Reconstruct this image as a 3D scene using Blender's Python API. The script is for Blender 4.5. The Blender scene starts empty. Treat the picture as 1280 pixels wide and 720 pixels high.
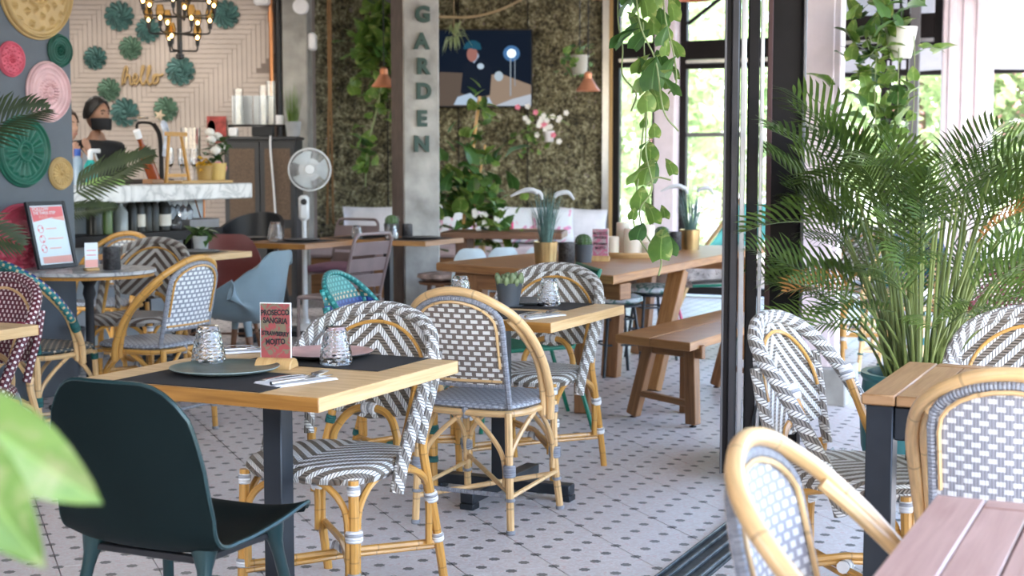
import bpy, bmesh, math, random
from math import sin, cos, pi, sqrt, radians
from mathutils import Vector as V, Matrix, noise
rnd = random.Random(7)
SC = bpy.context.scene
COL = SC.collection

# ------------------------------------------------------------------ camera, sky, light, exposure
cd = bpy.data.cameras.new('camera'); cam = bpy.data.objects.new('camera', cd); COL.objects.link(cam)
cam.location = (0, 0, 1.33); cam.rotation_euler = (radians(90 - 4.93), 0, 0)
cd.sensor_width = 36; cd.lens = 50.6; cd.clip_end = 200
cd.dof.use_dof = True; cd.dof.focus_distance = 4.6; cd.dof.aperture_fstop = 4.6
SC.camera = cam
w = bpy.data.worlds.new('sky'); SC.world = w; w.use_nodes = True
nt = w.node_tree; nt.nodes.clear()
sky = nt.nodes.new('ShaderNodeTexSky'); sky.sky_type = 'NISHITA'; sky.sun_disc = False
sky.sun_elevation = radians(48); sky.sun_rotation = radians(200); sky.air_density = 1.0; sky.dust_density = 2.5; sky.ozone_density = 1.0
bgn = nt.nodes.new('ShaderNodeBackground'); bgn.inputs[1].default_value = 0.7
wo = nt.nodes.new('ShaderNodeOutputWorld')
nt.links.new(sky.outputs[0], bgn.inputs[0]); nt.links.new(bgn.outputs[0], wo.inputs[0])
sd = bpy.data.lights.new('sun', 'SUN'); sd.energy = 7.0; sd.angle = radians(2); sd.color = (1, .96, .90)
sun = bpy.data.objects.new('sun', sd); COL.objects.link(sun); sun.rotation_euler = (radians(-4), radians(30), 0)
SC.view_settings.view_transform = 'Standard'; SC.view_settings.look = 'None'
SC.view_settings.exposure = 1.66; SC.view_settings.gamma = 1; SC.view_settings.use_curve_mapping = False

# ------------------------------------------------------------------ frames
UX, UY = .903, -.429            # along the room, to the right and nearer
VX, VY = .429, .903             # along the room, away
RZ = math.atan2(UY, UX)         # objects set square to the room
def ab(a, b, z=0): return V((a*UX + b*VX, a*UY + b*VY, z))

# ------------------------------------------------------------------ mesh builder
class MB:
    def __init__(s): s.v = []; s.f = []; s.uv = []
    def add(s, vs, fs, uvs=None):
        o = len(s.v); s.v += [tuple(p) for p in vs]
        for i, f in enumerate(fs):
            s.f.append([k + o for k in f]); s.uv.append(uvs[i] if uvs else [(0, 0)]*len(f))
        return s
    def join(s, m, mat=None):
        return s.add([mat @ V(p) for p in m.v] if mat else m.v, m.f, m.uv)
    def xf(s, mat): s.v = [tuple(mat @ V(p)) for p in s.v]; return s
    def box(s, c, d, bev=.003, rz=0, rx=0, ry=0, g=1):
        hx, hy, hz = d[0]/2, d[1]/2, d[2]/2
        b = min(bev, hx*.9, hy*.9, hz*.9)
        M = Matrix.Translation(V(c)) @ Matrix.Rotation(rz, 4, 'Z') @ Matrix.Rotation(ry, 4, 'Y') @ Matrix.Rotation(rx, 4, 'X')
        ou, ov = rnd.random()*5*g, rnd.random()*5*g
        L = sorted(range(3), key=lambda k: -d[k])
        vs = []; idx = {}
        def vid(sx, sy, sz, ax):
            key = (sx, sy, sz, ax)
            if key not in idx:
                p = [sx*(hx - b), sy*(hy - b), sz*(hz - b)]
                p[ax] = (sx*hx, sy*hy, sz*hz)[ax]
                if b <= 0: key2 = key
                idx[key] = len(vs); vs.append(V(p))
            return idx[key]
        fs = []
        S = (-1, 1)
        for ax in range(3):
            o1, o2 = [k for k in range(3) if k != ax]
            for sg in S:
                q = []
                for (m, n) in ((-1, -1), (1, -1), (1, 1), (-1, 1)):
                    t = [0, 0, 0]; t[ax] = sg; t[o1] = m; t[o2] = n
                    q.append(vid(*t, ax))
                if (sg > 0) == (ax == 1): q.reverse()
                fs.append(q)
        for ax in range(3):
            o1, o2 = [k for k in range(3) if k != ax]
            for m in S:
                for n in S:
                    t0 = [0, 0, 0]; t1 = [0, 0, 0]
                    t0[ax] = -1; t1[ax] = 1; t0[o1] = t1[o1] = m; t0[o2] = t1[o2] = n
                    q = [vid(*t0, o1), vid(*t1, o1), vid(*t1, o2), vid(*t0, o2)]
                    nn = (vs[q[1]] - vs[q[0]]).cross(vs[q[2]] - vs[q[0]])
                    if nn.dot(vs[q[0]]) < 0: q.reverse()
                    fs.append(q)
        for sx in S:
            for sy in S:
                for sz in S:
                    q = [vid(sx, sy, sz, 0), vid(sx, sy, sz, 1), vid(sx, sy, sz, 2)]
                    nn = (vs[q[1]] - vs[q[0]]).cross(vs[q[2]] - vs[q[0]])
                    if nn.dot(vs[q[0]]) < 0: q.reverse()
                    fs.append(q)
        uvs = []
        for f in fs:
            nn = (vs[f[1]] - vs[f[0]]).cross(vs[f[2]] - vs[f[0]])
            ax = max(range(3), key=lambda k: abs(nn[k]))
            ua, va = [k for k in L if k != ax]
            uvs.append([(vs[k][ua] + ou, vs[k][va] + ov + (.37*ax)) for k in f])
        return s.add([M @ p for p in vs], fs, uvs)
    def tube(s, pts, r, seg=8, closed=False, u0=0, caps=True):
        pts = [V(p) for p in pts]; n = len(pts)
        rr = r if isinstance(r, (list, tuple)) else [r]*n
        T = []
        for i in range(n):
            a = pts[(i-1) % n] if (closed or i > 0) else pts[i]
            b = pts[(i+1) % n] if (closed or i < n-1) else pts[i]
            T.append((b-a).normalized())
        ref = V((0, 0, 1)) if abs(T[0].z) < .9 else V((0, 1, 0))
        N = (ref - T[0]*ref.dot(T[0])).normalized()
        vs = []; ul = [u0]; acc = u0
        for i in range(n):
            N = (N - T[i]*N.dot(T[i])).normalized(); B = T[i].cross(N)
            for k in range(seg):
                a = 2*pi*k/seg
                vs.append(pts[i] + (N*cos(a) + B*sin(a))*rr[i])
            if i: acc += (pts[i]-pts[i-1]).length; ul.append(acc)
        ul.append(acc + (pts[0]-pts[-1]).length)
        fs = []; uvs = []
        per = 2*pi*max(rr)
        for i in range(n if closed else n-1):
            j = (i+1) % n
            for k in range(seg):
                l = (k+1) % seg
                fs.append([i*seg+k, i*seg+l, j*seg+l, j*seg+k])
                v0, v1 = per*k/seg, per*(k+1)/seg
                uvs.append([(ul[i], v0), (ul[i], v1), (ul[i+1], v1), (ul[i+1], v0)])
        if not closed and caps:
            fs.append(list(range(seg))[::-1]); uvs.append([(u0, 0)]*seg)
            fs.append([(n-1)*seg+k for k in range(seg)]); uvs.append([(acc, 0)]*seg)
        return s.add(vs, fs, uvs)
    def lathe(s, prof, seg=24, c=(0, 0, 0), fn=None, caps=True):
        vs = []; m = len(prof)
        for i, (r, z) in enumerate(prof):
            for k in range(seg):
                a = 2*pi*k/seg
                q = r*(fn(i, k) if fn else 1)
                vs.append((c[0]+q*cos(a), c[1]+q*sin(a), c[2]+z))
        fs = []; uvs = []; L = [0]
        for i in range(1, m): L.append(L[-1] + sqrt((prof[i][0]-prof[i-1][0])**2 + (prof[i][1]-prof[i-1][1])**2))
        R = max(p[0] for p in prof)
        for i in range(m-1):
            for k in range(seg):
                l = (k+1) % seg
                fs.append([i*seg+k, i*seg+l, (i+1)*seg+l, (i+1)*seg+k])
                uvs.append([(R*2*pi*k/seg, L[i]), (R*2*pi*(k+1)/seg, L[i]), (R*2*pi*(k+1)/seg, L[i+1]), (R*2*pi*k/seg, L[i+1])])
        if caps and prof[0][0] > 1e-4: fs.append(list(range(seg))[::-1]); uvs.append([(0, 0)]*seg)
        if caps and prof[-1][0] > 1e-4: fs.append([(m-1)*seg+k for k in range(seg)]); uvs.append([(0, 0)]*seg)
        return s.add(vs, fs, uvs)
    def grid(s, fn, nu, nv, uvf=None, cu=False):
        vs = [fn(i/nu, j/nv) for j in range(nv+1) for i in range(nu+1)]
        fs = []; uvs = []; W = nu+1
        uvf = uvf or (lambda u, v: (u, v))
        for j in range(nv):
            for i in range(nu):
                fs.append([j*W+i, j*W+i+1, (j+1)*W+i+1, (j+1)*W+i])
                uvs.append([uvf(i/nu, j/nv), uvf((i+1)/nu, j/nv), uvf((i+1)/nu, (j+1)/nv), uvf(i/nu, (j+1)/nv)])
        return s.add(vs, fs, uvs)
    def sheet(s, fn, nu, nv, th, uvf=None):
        P = [[V(fn(i/nu, j/nv)) for i in range(nu+1)] for j in range(nv+1)]
        Nn = [[None]*(nu+1) for _ in range(nv+1)]
        for j in range(nv+1):
            for i in range(nu+1):
                du = P[j][min(i+1, nu)] - P[j][max(i-1, 0)]; dv = P[min(j+1, nv)][i] - P[max(j-1, 0)][i]
                q = du.cross(dv)
                Nn[j][i] = q.normalized() if q.length > 1e-12 else V((0, 0, 1))
        uvf = uvf or (lambda u, v: (u, v)); W = nu+1; K = W*(nv+1)
        vs = [P[j][i] + Nn[j][i]*th/2 for j in range(nv+1) for i in range(nu+1)] + [P[j][i] - Nn[j][i]*th/2 for j in range(nv+1) for i in range(nu+1)]
        fs = []; uvs = []
        for j in range(nv):
            for i in range(nu):
                q = [j*W+i, j*W+i+1, (j+1)*W+i+1, (j+1)*W+i]
                uq = [uvf(i/nu, j/nv), uvf((i+1)/nu, j/nv), uvf((i+1)/nu, (j+1)/nv), uvf(i/nu, (j+1)/nv)]
                fs.append(q); uvs.append(uq); fs.append([k+K for k in q][::-1]); uvs.append(uq[::-1])
        ring = [i for i in range(W)] + [j*W+nu for j in range(1, nv+1)] + [nv*W+i for i in range(nu-1, -1, -1)] + [j*W for j in range(nv-1, 0, -1)]
        for k in range(len(ring)):
            a, b = ring[k], ring[(k+1) % len(ring)]
            ua = uvf((a % W)/nu, (a//W)/nv); ub = uvf((b % W)/nu, (b//W)/nv)
            fs.append([b, a, a+K, b+K]); uvs.append([ub, ua, ua, ub])
        return s.add(vs, fs, uvs)
    def prism(s, pts, z0, z1, bev=.004):
        n = len(pts); c = V((sum(p[0] for p in pts)/n, sum(p[1] for p in pts)/n))
        def inset(d):
            out = []
            for i in range(n):
                p = V(pts[i][:2]); a = (p - V(pts[i-1][:2])).normalized(); b = (V(pts[(i+1) % n][:2]) - p).normalized()
                na = V((-a.y, a.x)); nb = V((-b.y, b.x)); m = (na+nb); m = m/ max(.3, m.dot(na))
                out.append(p + m*d)
            return out
        ins = inset(bev)
        rings = [([p for p in ins], z0), ([V(p[:2]) for p in pts], z0+bev), ([V(p[:2]) for p in pts], z1-bev), (ins, z1)]
        vs = [(p.x, p.y, z) for ring, z in rings for p in ring]
        ou = rnd.random()*3
        fs = [list(range(n))[::-1], [3*n+i for i in range(n)]]
        uvs = [[(vs[k][0]+ou, vs[k][1]) for k in f] for f in fs]
        per = [0]
        for i in range(n): per.append(per[-1] + (V(pts[(i+1) % n][:2]) - V(pts[i][:2])).length)
        for r in range(3):
            for i in range(n):
                j = (i+1) % n
                fs.append([r*n+i, r*n+j, (r+1)*n+j, (r+1)*n+i])
                za, zb = vs[r*n][2], vs[(r+1)*n][2]
                uvs.append([(per[i], za), (per[i+1], za), (per[i+1], zb), (per[i], zb)])
        return s.add(vs, fs, uvs)
    def mesh(s, name, smooth=40):
        me = bpy.data.meshes.new(name)
        me.from_pydata(s.v, [], s.f)
        uvl = me.uv_layers.new(name='UVMap')
        flat = [c for f in s.uv for p in f for c in p]
        uvl.data.foreach_set('uv', flat)
        if smooth:
            me.polygons.foreach_set('use_smooth', [True]*len(me.polygons))
            if smooth < 180: me.set_sharp_from_angle(angle=radians(smooth))
        me.update()
        return me

def obj(name, mb, mat, parent=None, smooth=40, loc=None, rz=0):
    me = mb if isinstance(mb, bpy.types.Mesh) else mb.mesh(name, smooth)
    if mat and not len(me.materials): me.materials.append(mat)
    o = bpy.data.objects.new(name, me); COL.objects.link(o)
    if parent: o.parent = parent
    if loc is not None: o.location = loc
    if rz: o.rotation_euler = (0, 0, rz)
    return o
def tag(o, label=None, cat=None, group=None, kind=None):
    if label: o['label'] = label
    if cat: o['category'] = cat
    if group: o['group'] = group
    if kind: o['kind'] = kind
    return o
def thing(name, label, cat, loc=(0, 0, 0), rz=0, group=None):
    o = bpy.data.objects.new(name, None); COL.objects.link(o)
    o.empty_display_size = .05
    o.location = loc; o.rotation_euler = (0, 0, rz)
    return tag(o, label, cat, group)
def solo(name, mb, mat, label, cat, loc=(0, 0, 0), rz=0, group=None, smooth=40):
    o = obj(name, mb, mat, None, smooth, loc, rz)
    return tag(o, label, cat, group)
def struct(name, mb, mat, parent=None, smooth=40):
    o = obj(name, mb, mat, parent, smooth)
    if not parent: o['kind'] = 'structure'
    return o
def copy_tree(o, parent=None):
    c = o.copy(); COL.objects.link(c)
    if parent: c.parent = parent
    for ch in list(o.children): copy_tree(ch, c)
    return c
def dup(o, loc, rz, label=None, group=None):
    c = copy_tree(o); c.location = loc; c.rotation_euler = (0, 0, rz)
    if label: c['label'] = label
    if group: c['group'] = group
    return c
def spl(pts, n=6, closed=False):
    P = [V(p) for p in pts]; N = len(P); out = []
    for i in range(N if closed else N-1):
        p0 = P[(i-1) % N] if (closed or i > 0) else P[i]*2 - P[i+1]
        p1, p2 = P[i], P[(i+1) % N]
        p3 = P[(i+2) % N] if (closed or i+2 < N) else p2*2 - p1
        for k in range(n):
            t = k/n
            out.append(.5*((2*p1) + (p2-p0)*t + (2*p0-5*p1+4*p2-p3)*t*t + (3*p1-p0-3*p2+p3)*t**3))
    if not closed: out.append(P[-1])
    return out

# ------------------------------------------------------------------ materials
class NT:
    def __init__(s, name):
        s.m = bpy.data.materials.new(name); s.m.use_nodes = True; s.t = s.m.node_tree
        s.b = s.t.nodes['Principled BSDF']; s.i = s.b.inputs
    def n(s, typ, **kw):
        x = s.t.nodes.new('ShaderNode' + typ)
        for k, val in kw.items(): setattr(x, k, val)
        return x
    def l(s, a, b): s.t.links.new(a, b)
    def math(s, op, a, b=None, c=None):
        x = s.n('Math', operation=op)
        for k, val in enumerate((a, b, c)):
            if val is None: continue
            if isinstance(val, (int, float)): x.inputs[k].default_value = val
            else: s.l(val, x.inputs[k])
        return x.outputs[0]
    def mix(s, f, a, b):
        x = s.n('Mix', data_type='RGBA')
        for k, val in ((0, f), (6, a), (7, b)):
            if isinstance(val, (int, float)): x.inputs[k].default_value = val
            elif isinstance(val, tuple): x.inputs[k].default_value = (*val[:3], 1)
            else: s.l(val, x.inputs[k])
        return x.outputs[2]
    def coord(s, which='UV', scale=None):
        tc = s.n('TexCoord'); o = tc.outputs[which]
        if scale:
            mp = s.n('Mapping'); s.l(o, mp.inputs[0]); mp.inputs['Scale'].default_value = scale; o = mp.outputs[0]
        return o
    def noise(s, vec, scale, detail=3, dist=0):
        x = s.n('TexNoise'); s.l(vec, x.inputs['Vector']); x.inputs['Scale'].default_value = scale
        x.inputs['Detail'].default_value = detail; x.inputs['Distortion'].default_value = dist
        return x.outputs[0]
    def ramp(s, f, stops):
        x = s.n('ValToRGB'); s.l(f, x.inputs[0]); e = x.color_ramp.elements
        while len(e) < len(stops): e.new(.5)
        for k, (p, c) in enumerate(stops): e[k].position = p; e[k].color = (*c, 1)
        return x.outputs[0]
    def base(s, c):
        if isinstance(c, tuple): s.i['Base Color'].default_value = (*c[:3], 1)
        else: s.l(c, s.i['Base Color'])
    def bump(s, h, dist=.002, strength=1):
        x = s.n('Bump'); s.l(h, x.inputs['Height']); x.inputs['Distance'].default_value = dist; x.inputs['Strength'].default_value = strength
        s.l(x.outputs[0], s.i['Normal'])
    def set(s, **kw):
        for k, val in kw.items(): s.i[k.replace('_', ' ')].default_value = val
        return s
def plain(name, c, rough=.5, metal=0, var=.06, vs=9, bump=0, bs=60, coord='Object', **kw):
    t = NT(name); o = t.coord(coord)
    if var:
        f = t.noise(o, vs)
        lo = tuple(max(0, k*(1-2.2*var)) for k in c); hi = tuple(min(1, k*(1+2.2*var)) for k in c)
        t.base(t.ramp(f, [(.25, lo), (.75, hi)]))
    else: t.base(c)
    t.set(Roughness=rough, Metallic=metal, **kw)
    if bump: t.bump(t.noise(o, bs, 4), bump)
    return t.m
def wood(name, c1, c2, rough=.5, sc=1, bump=.0006, c3=None):
    t = NT(name); o = t.coord('UV', (1.6*sc, 22*sc, 1))
    f = t.noise(o, 2.2, 6, .8); g = t.noise(t.coord('UV', (3*sc, 120*sc, 1)), 2, 3)
    h = t.math('ADD', t.math('MULTIPLY', f, .75), t.math('MULTIPLY', g, .25))
    st = [(.32, c1), (.66, c2)] + ([(.8, c3)] if c3 else [])
    t.base(t.ramp(h, st)); t.set(Roughness=rough); t.bump(h, bump)
    return t.m
def rattan(name, c, node=.13):
    t = NT(name); uv = t.coord('UV'); sp = t.n('SeparateXYZ'); t.l(uv, sp.inputs[0])
    f = t.noise(t.coord('UV', (6, 60, 1)), 2, 4)
    base = t.ramp(f, [(.25, tuple(k*.72 for k in c)), (.75, tuple(min(1, k*1.15) for k in c))])
    q = t.math('FRACT', t.math('DIVIDE', sp.outputs[0], node))
    d = t.math('ABSOLUTE', t.math('SUBTRACT', q, .5))
    ring = t.math('LESS_THAN', d, .018)
    t.base(t.mix(t.math('MULTIPLY', ring, .55), base, tuple(k*.45 for k in c)))
    t.set(Roughness=.33, Coat_Weight=.3, Coat_Roughness=.2); t.bump(t.math('MULTIPLY', ring, -1), .001)
    return t.m
def chevron(name, c1, c2, P=.052, w=.0085, tubewise=False):
    t = NT(name); sp = t.n('SeparateXYZ'); t.l(t.coord('UV'), sp.inputs[0]); u, v = sp.outputs[0], sp.outputs[1]
    au = u if tubewise else t.math('ABSOLUTE', u)
    s = t.math('FRACT', t.math('DIVIDE', t.math('ADD', v, au), P))
    m = t.math('LESS_THAN', s, .5)
    lw = t.math('ABSOLUTE', t.math('SUBTRACT', t.math('FRACT', t.math('DIVIDE', u, w)), .5))
    lg = t.math('ABSOLUTE', t.math('SUBTRACT', t.math('FRACT', t.math('DIVIDE', v, w)), .5))
    ln = t.math('ADD', t.math('MULTIPLY', lw, m), t.math('MULTIPLY', lg, t.math('SUBTRACT', 1, m)))
    gap = t.math('GREATER_THAN', ln, .37)
    col = t.mix(m, c2, c1)
    dk = t.mix(.72, col, (.04, .035, .03))  # strand gaps darkened in the colour, standing in for crease shade
    t.base(t.mix(gap, col, dk)); t.set(Roughness=.38)
    t.bump(t.math('SUBTRACT', 1, t.math('MULTIPLY', t.math('POWER', t.math('MULTIPLY', ln, 2), 3), 1)), .0035)
    return t.m
def dashes(name, bg, fg, P=.042, R=.0195, fill=.62, line=.0075, alt=None, split=None):
    t = NT(name); sp = t.n('SeparateXYZ'); t.l(t.coord('UV'), sp.inputs[0]); u, v = sp.outputs[0], sp.outputs[1]
    row = t.math('FLOOR', t.math('DIVIDE', v, R))
    fu = t.math('FRACT', t.math('ADD', t.math('DIVIDE', u, P), t.math('MULTIPLY', row, .5)))
    fv = t.math('FRACT', t.math('DIVIDE', v, R))
    m = t.math('MULTIPLY', t.math('LESS_THAN', fu, fill), t.math('MULTIPLY', t.math('GREATER_THAN', fv, .22), t.math('LESS_THAN', fv, .86)))
    lw = t.math('ABSOLUTE', t.math('SUBTRACT', t.math('FRACT', t.math('DIVIDE', u, line)), .5))
    gap = t.math('MULTIPLY', t.math('GREATER_THAN', lw, .41), t.math('SUBTRACT', 1, m))
    bgc = bg
    if alt:
        band = t.math('GREATER_THAN', t.math('SINE', t.math('MULTIPLY', v, alt[1])), alt[2])
        bgc = t.mix(band, bg, alt[0])
    if split:
        low = t.math('LESS_THAN', v, split); chk = t.math('GREATER_THAN', t.math('SINE', t.math('MULTIPLY', v, 95)), .1)
        bgc = t.mix(low, bgc, t.mix(chk, (.01, .17, .17), (.012, .03, .19))); fg = t.mix(low, fg, t.mix(chk, (.62, .47, .28), (.05, .12, .36)))
    col = t.mix(m, bgc, fg)
    t.base(t.mix(t.math('MULTIPLY', gap, .45), col, (.05, .04, .04))); t.set(Roughness=.42)
    h = t.math('ADD', m, t.math('MULTIPLY', t.math('SUBTRACT', .5, lw), .6)); t.bump(h, .002)
    return t.m
def bands(name, c1, c2, w=.009):
    t = NT(name); sp = t.n('SeparateXYZ'); t.l(t.coord('UV'), sp.inputs[0])
    q = t.math('FRACT', t.math('DIVIDE', sp.outputs[0], w))
    q2 = t.math('FRACT', t.math('DIVIDE', sp.outputs[0], w*3))
    col = t.mix(t.math('LESS_THAN', q2, .66), c2, c1)
    t.base(col); t.set(Roughness=.4)
    t.bump(t.math('SINE', t.math('MULTIPLY', q, pi)), .002)
    return t.m
def emit(name, c, s):
    t = NT(name); t.base((0, 0, 0)); t.i['Emission Color'].default_value = (*c, 1); t.i['Emission Strength'].default_value = s
    return t.m
def glass(name, c=(1, 1, 1), rough=.02, ior=1.45, thin=False):
    t = NT(name); t.base(c); t.set(Roughness=rough, IOR=ior, Transmission_Weight=1)
    if thin:
        tr = t.n('BsdfTransparent'); gl = t.n('BsdfGlossy'); gl.inputs['Roughness'].default_value = .02
        fr = t.n('Fresnel'); fr.inputs[0].default_value = 1.25
        mx = t.n('MixShader'); t.l(fr.outputs[0], mx.inputs[0]); t.l(tr.outputs[0], mx.inputs[1]); t.l(gl.outputs[0], mx.inputs[2])
        tr.inputs[0].default_value = (*c, 1)
        t.l(mx.outputs[0], t.t.nodes['Material Output'].inputs[0])
    return t.m
def leafmat(name, c1, c2, var=None, rough=.4, tr=.25):
    t = NT(name); sp = t.n('SeparateXYZ'); t.l(t.coord('UV'), sp.inputs[0])
    oi = t.n('ObjectInfo'); f = t.noise(t.coord('Object'), 14, 3)
    f = t.math('ADD', t.math('MULTIPLY', f, .7), t.math('MULTIPLY', oi.outputs['Random'], .3))
    col = t.ramp(f, [(.25, c1), (.7, c2)])
    if var:
        g = t.noise(t.coord('Object', (30, 30, 30)), .8, 3, 1.0)
        col = t.mix(t.math('MULTIPLY', t.math('MULTIPLY', t.math('SUBTRACT', g, .52), 5), t.math('GREATER_THAN', g, .52)), col, var)
    mid = t.math('LESS_THAN', t.math('ABSOLUTE', t.math('SUBTRACT', sp.outputs[0], .5)), .03)
    col = t.mix(t.math('MULTIPLY', mid, .35), col, tuple(min(1, k*1.6+.05) for k in c2))
    t.base(col); t.set(Roughness=rough)
    tn = t.n('BsdfTranslucent'); t.l(col, tn.inputs[0])
    mx = t.n('MixShader'); mx.inputs[0].default_value = tr
    t.l(t.b.outputs[0], mx.inputs[1]); t.l(tn.outputs[0], mx.inputs[2]); t.l(mx.outputs[0], t.t.nodes['Material Output'].inputs[0])
    return t.m

WHITE = (.80, .80, .78); GREY = (.20, .165, .13)
M = dict(
    oak=wood('light_oak', (.50, .30, .125), (.73, .50, .25), .45),
    oakedge=wood('dark_oak_edge', (.22, .09, .016), (.42, .20, .045), .4),
    oakdark=wood('brown_oak', (.17, .075, .028), (.34, .165, .07), .42),
    bench=wood('bench_oak', (.24, .10, .032), (.46, .23, .085), .4),
    teak=wood('oiled_teak', (.30, .15, .055), (.46, .26, .12), .4),
    pinkteak=wood('weathered_teak', (.36, .205, .175), (.52, .33, .29), .38),
    walnut=wood('walnut_legs', (.10, .045, .022), (.20, .09, .045), .45),
    blockwood=wood('beech_block', (.45, .26, .09), (.62, .40, .17), .5),
    cane=rattan('honey_rattan', (.60, .31, .07)),
    canelt=rattan('pale_rattan', (.72, .46, .21), .19),
    canedk=rattan('amber_rattan', (.50, .23, .045)),
    wrapW=bands('white_grey_binding', (.78, .79, .80), (.34, .35, .37)),
    wrapG=bands('grey_binding', (.27, .28, .31), (.22, .23, .26)),
    wrapT=bands('teal_binding', (.008, .11, .10), (.006, .075, .07)),
    wrapB=bands('burgundy_binding', (.18, .012, .03), (.12, .01, .02)),
    chev=chevron('taupe_white_chevron_weave', WHITE, GREY, .050, .0092),
    chevrim=chevron('taupe_white_rim_weave', WHITE, (.27, .24, .21), .050, .0092, True),
    chevB=chevron('brown_white_chevron_weave', (.56, .53, .48), (.13, .09, .07), .062),
    chevBrim=chevron('brown_white_rim_weave', (.56, .53, .48), (.17, .13, .11), .062, .0085, True),
    dashT=dashes('taupe_dash_weave', (.19, .15, .125), (.76, .74, .69)),
    dashG=dashes('silver_dash_weave', (.29, .29, .32), (.66, .66, .65), .035, .0172, .56),
    dashF=dashes('grey_check_weave', (.30, .32, .36), (.82, .83, .83), .036, .022, .66),
    dashS=dashes('grey_seat_weave', (.25, .27, .31), (.42, .45, .50), .03, .018, .6),
    dashBg=dashes('burgundy_dot_weave', (.11, .010, .022), (.75, .66, .62), .024, .017, .4),
    dashTe=dashes('teal_check_weave', (.008, .20, .19), (.04, .36, .33), .030, .019, .55),
    dashTb=dashes('teal_blue_beige_weave', (.008, .17, .17), (.62, .47, .28), .034, .021, .34, .0085, ((.01, .03, .17), 75, .35)),
    dashD2=dashes('teal_over_blue_weave', (.008, .20, .19), (.10, .42, .38), .034, .019, .45, .0085, None, .79),
    dashTr=dashes('teal_rim_weave', (.008, .17, .165), (.10, .40, .36), .030, .019, .4),
    dashDk=dashes('dark_dot_weave', (.016, .03, .034), (.52, .40, .26), .034, .022, .3),
    black=plain('black_powder_steel', (.012, .013, .016), .42, .2, .1),
    steelblue=plain('slate_blue_steel', (.022, .028, .036), .38, .3, .1),
    shell=plain('dark_teal_shell', (.0035, .0095, .010), .6, 0, .05, bump=.0001, bs=400, Specular_IOR_Level=.10),
    shelledge=plain('teal_lacquer_steel', (.008, .035, .038), .3, .2, .05),
    shellblue=plain('pale_blue_shell', (.185, .255, .29), .45, 0, .04),
    shellred=plain('dark_red_shell', (.12, .018, .014), .45, 0, .05),
    shellwhite=plain('pale_grey_shell', (.50, .58, .60), .45, 0, .04),
    mauve=plain('mauve_metal', (.21, .155, .15), .42, .2, .06),
    mat=plain('black_placemat', (.012, .011, .012), .75, 0, .15, bump=.0004, bs=700),
    napkin=plain('white_napkin', (.80, .80, .82), .8, 0, .03, bump=.0004, bs=200),
    steel=plain('cutlery_steel', (.62, .60, .57), .18, 1, .03),
    tumbler=glass('pressed_glass', (.97, .98, 1), .03, 1.5),
    clear=glass('window_glass', (.96, .98, .98), thin=True),
    acrylic=plain('acrylic_edge', (.80, .82, .82), .15, 0, 0),
)
# ------------------------------------------------------------------ woven bistro chairs (front = local +Y)
def seat_pad(hw, hd, z, th=.045, n=3.2, seg=40, trap=.06, dome=.006):
    mb = MB()
    prof = [(.05, -th), (.014, -th*.95), (0, -th*.6), (.003, -th*.28), (.014, -th*.05), (.04, .001), (.09, dome), (.15, dome*1.2)]
    vs = []; uv = []
    for ins, dz in prof:
        for k in range(seg):
            a = 2*pi*k/seg; c, s_ = cos(a), sin(a)
            x = abs(c)**(2/n)*(1 if c >= 0 else -1)*(hw-ins); y = abs(s_)**(2/n)*(1 if s_ >= 0 else -1)*(hd-ins)
            x *= 1 + trap*y/hd
            vs.append((x, y, z+dz)); d = V((x, y)); d = d/max(d.length, 1e-4)
            ex = max(0, -dz)
            uv.append((x + d.x*ex, y + d.y*ex))
    fs = []
    m = len(prof)
    for i in range(m-1):
        for k in range(seg):
            l = (k+1) % seg; fs.append([i*seg+k, i*seg+l, (i+1)*seg+l, (i+1)*seg+k])
    vs.append((0, 0, z+dome*1.3)); uv.append((0, 0)); c = len(vs)-1
    for k in range(seg): fs.append([(m-1)*seg+k, (m-1)*seg+(k+1) % seg, c])
    fs.append(list(range(seg))[::-1])
    return mb.add(vs, fs, [[uv[k] for k in f] for f in fs])

def ring_at(pts, z, r, h, seg=10):
    """a short binding sleeve around a polyline at height z"""
    P = [V(p) for p in pts]
    for a, b in zip(P, P[1:]):
        lo, hi = (a, b) if a.z < b.z else (b, a)
        if lo.z <= z <= hi.z and hi.z > lo.z:
            t = (z-lo.z)/(hi.z-lo.z); c = lo.lerp(hi, t); d = (hi-lo).normalized()
            return MB().tube([c-d*h/2, c-d*h*.3, c+d*h*.3, c+d*h/2], [r*.9, r, r, r*.9], seg)
    return MB()

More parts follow.
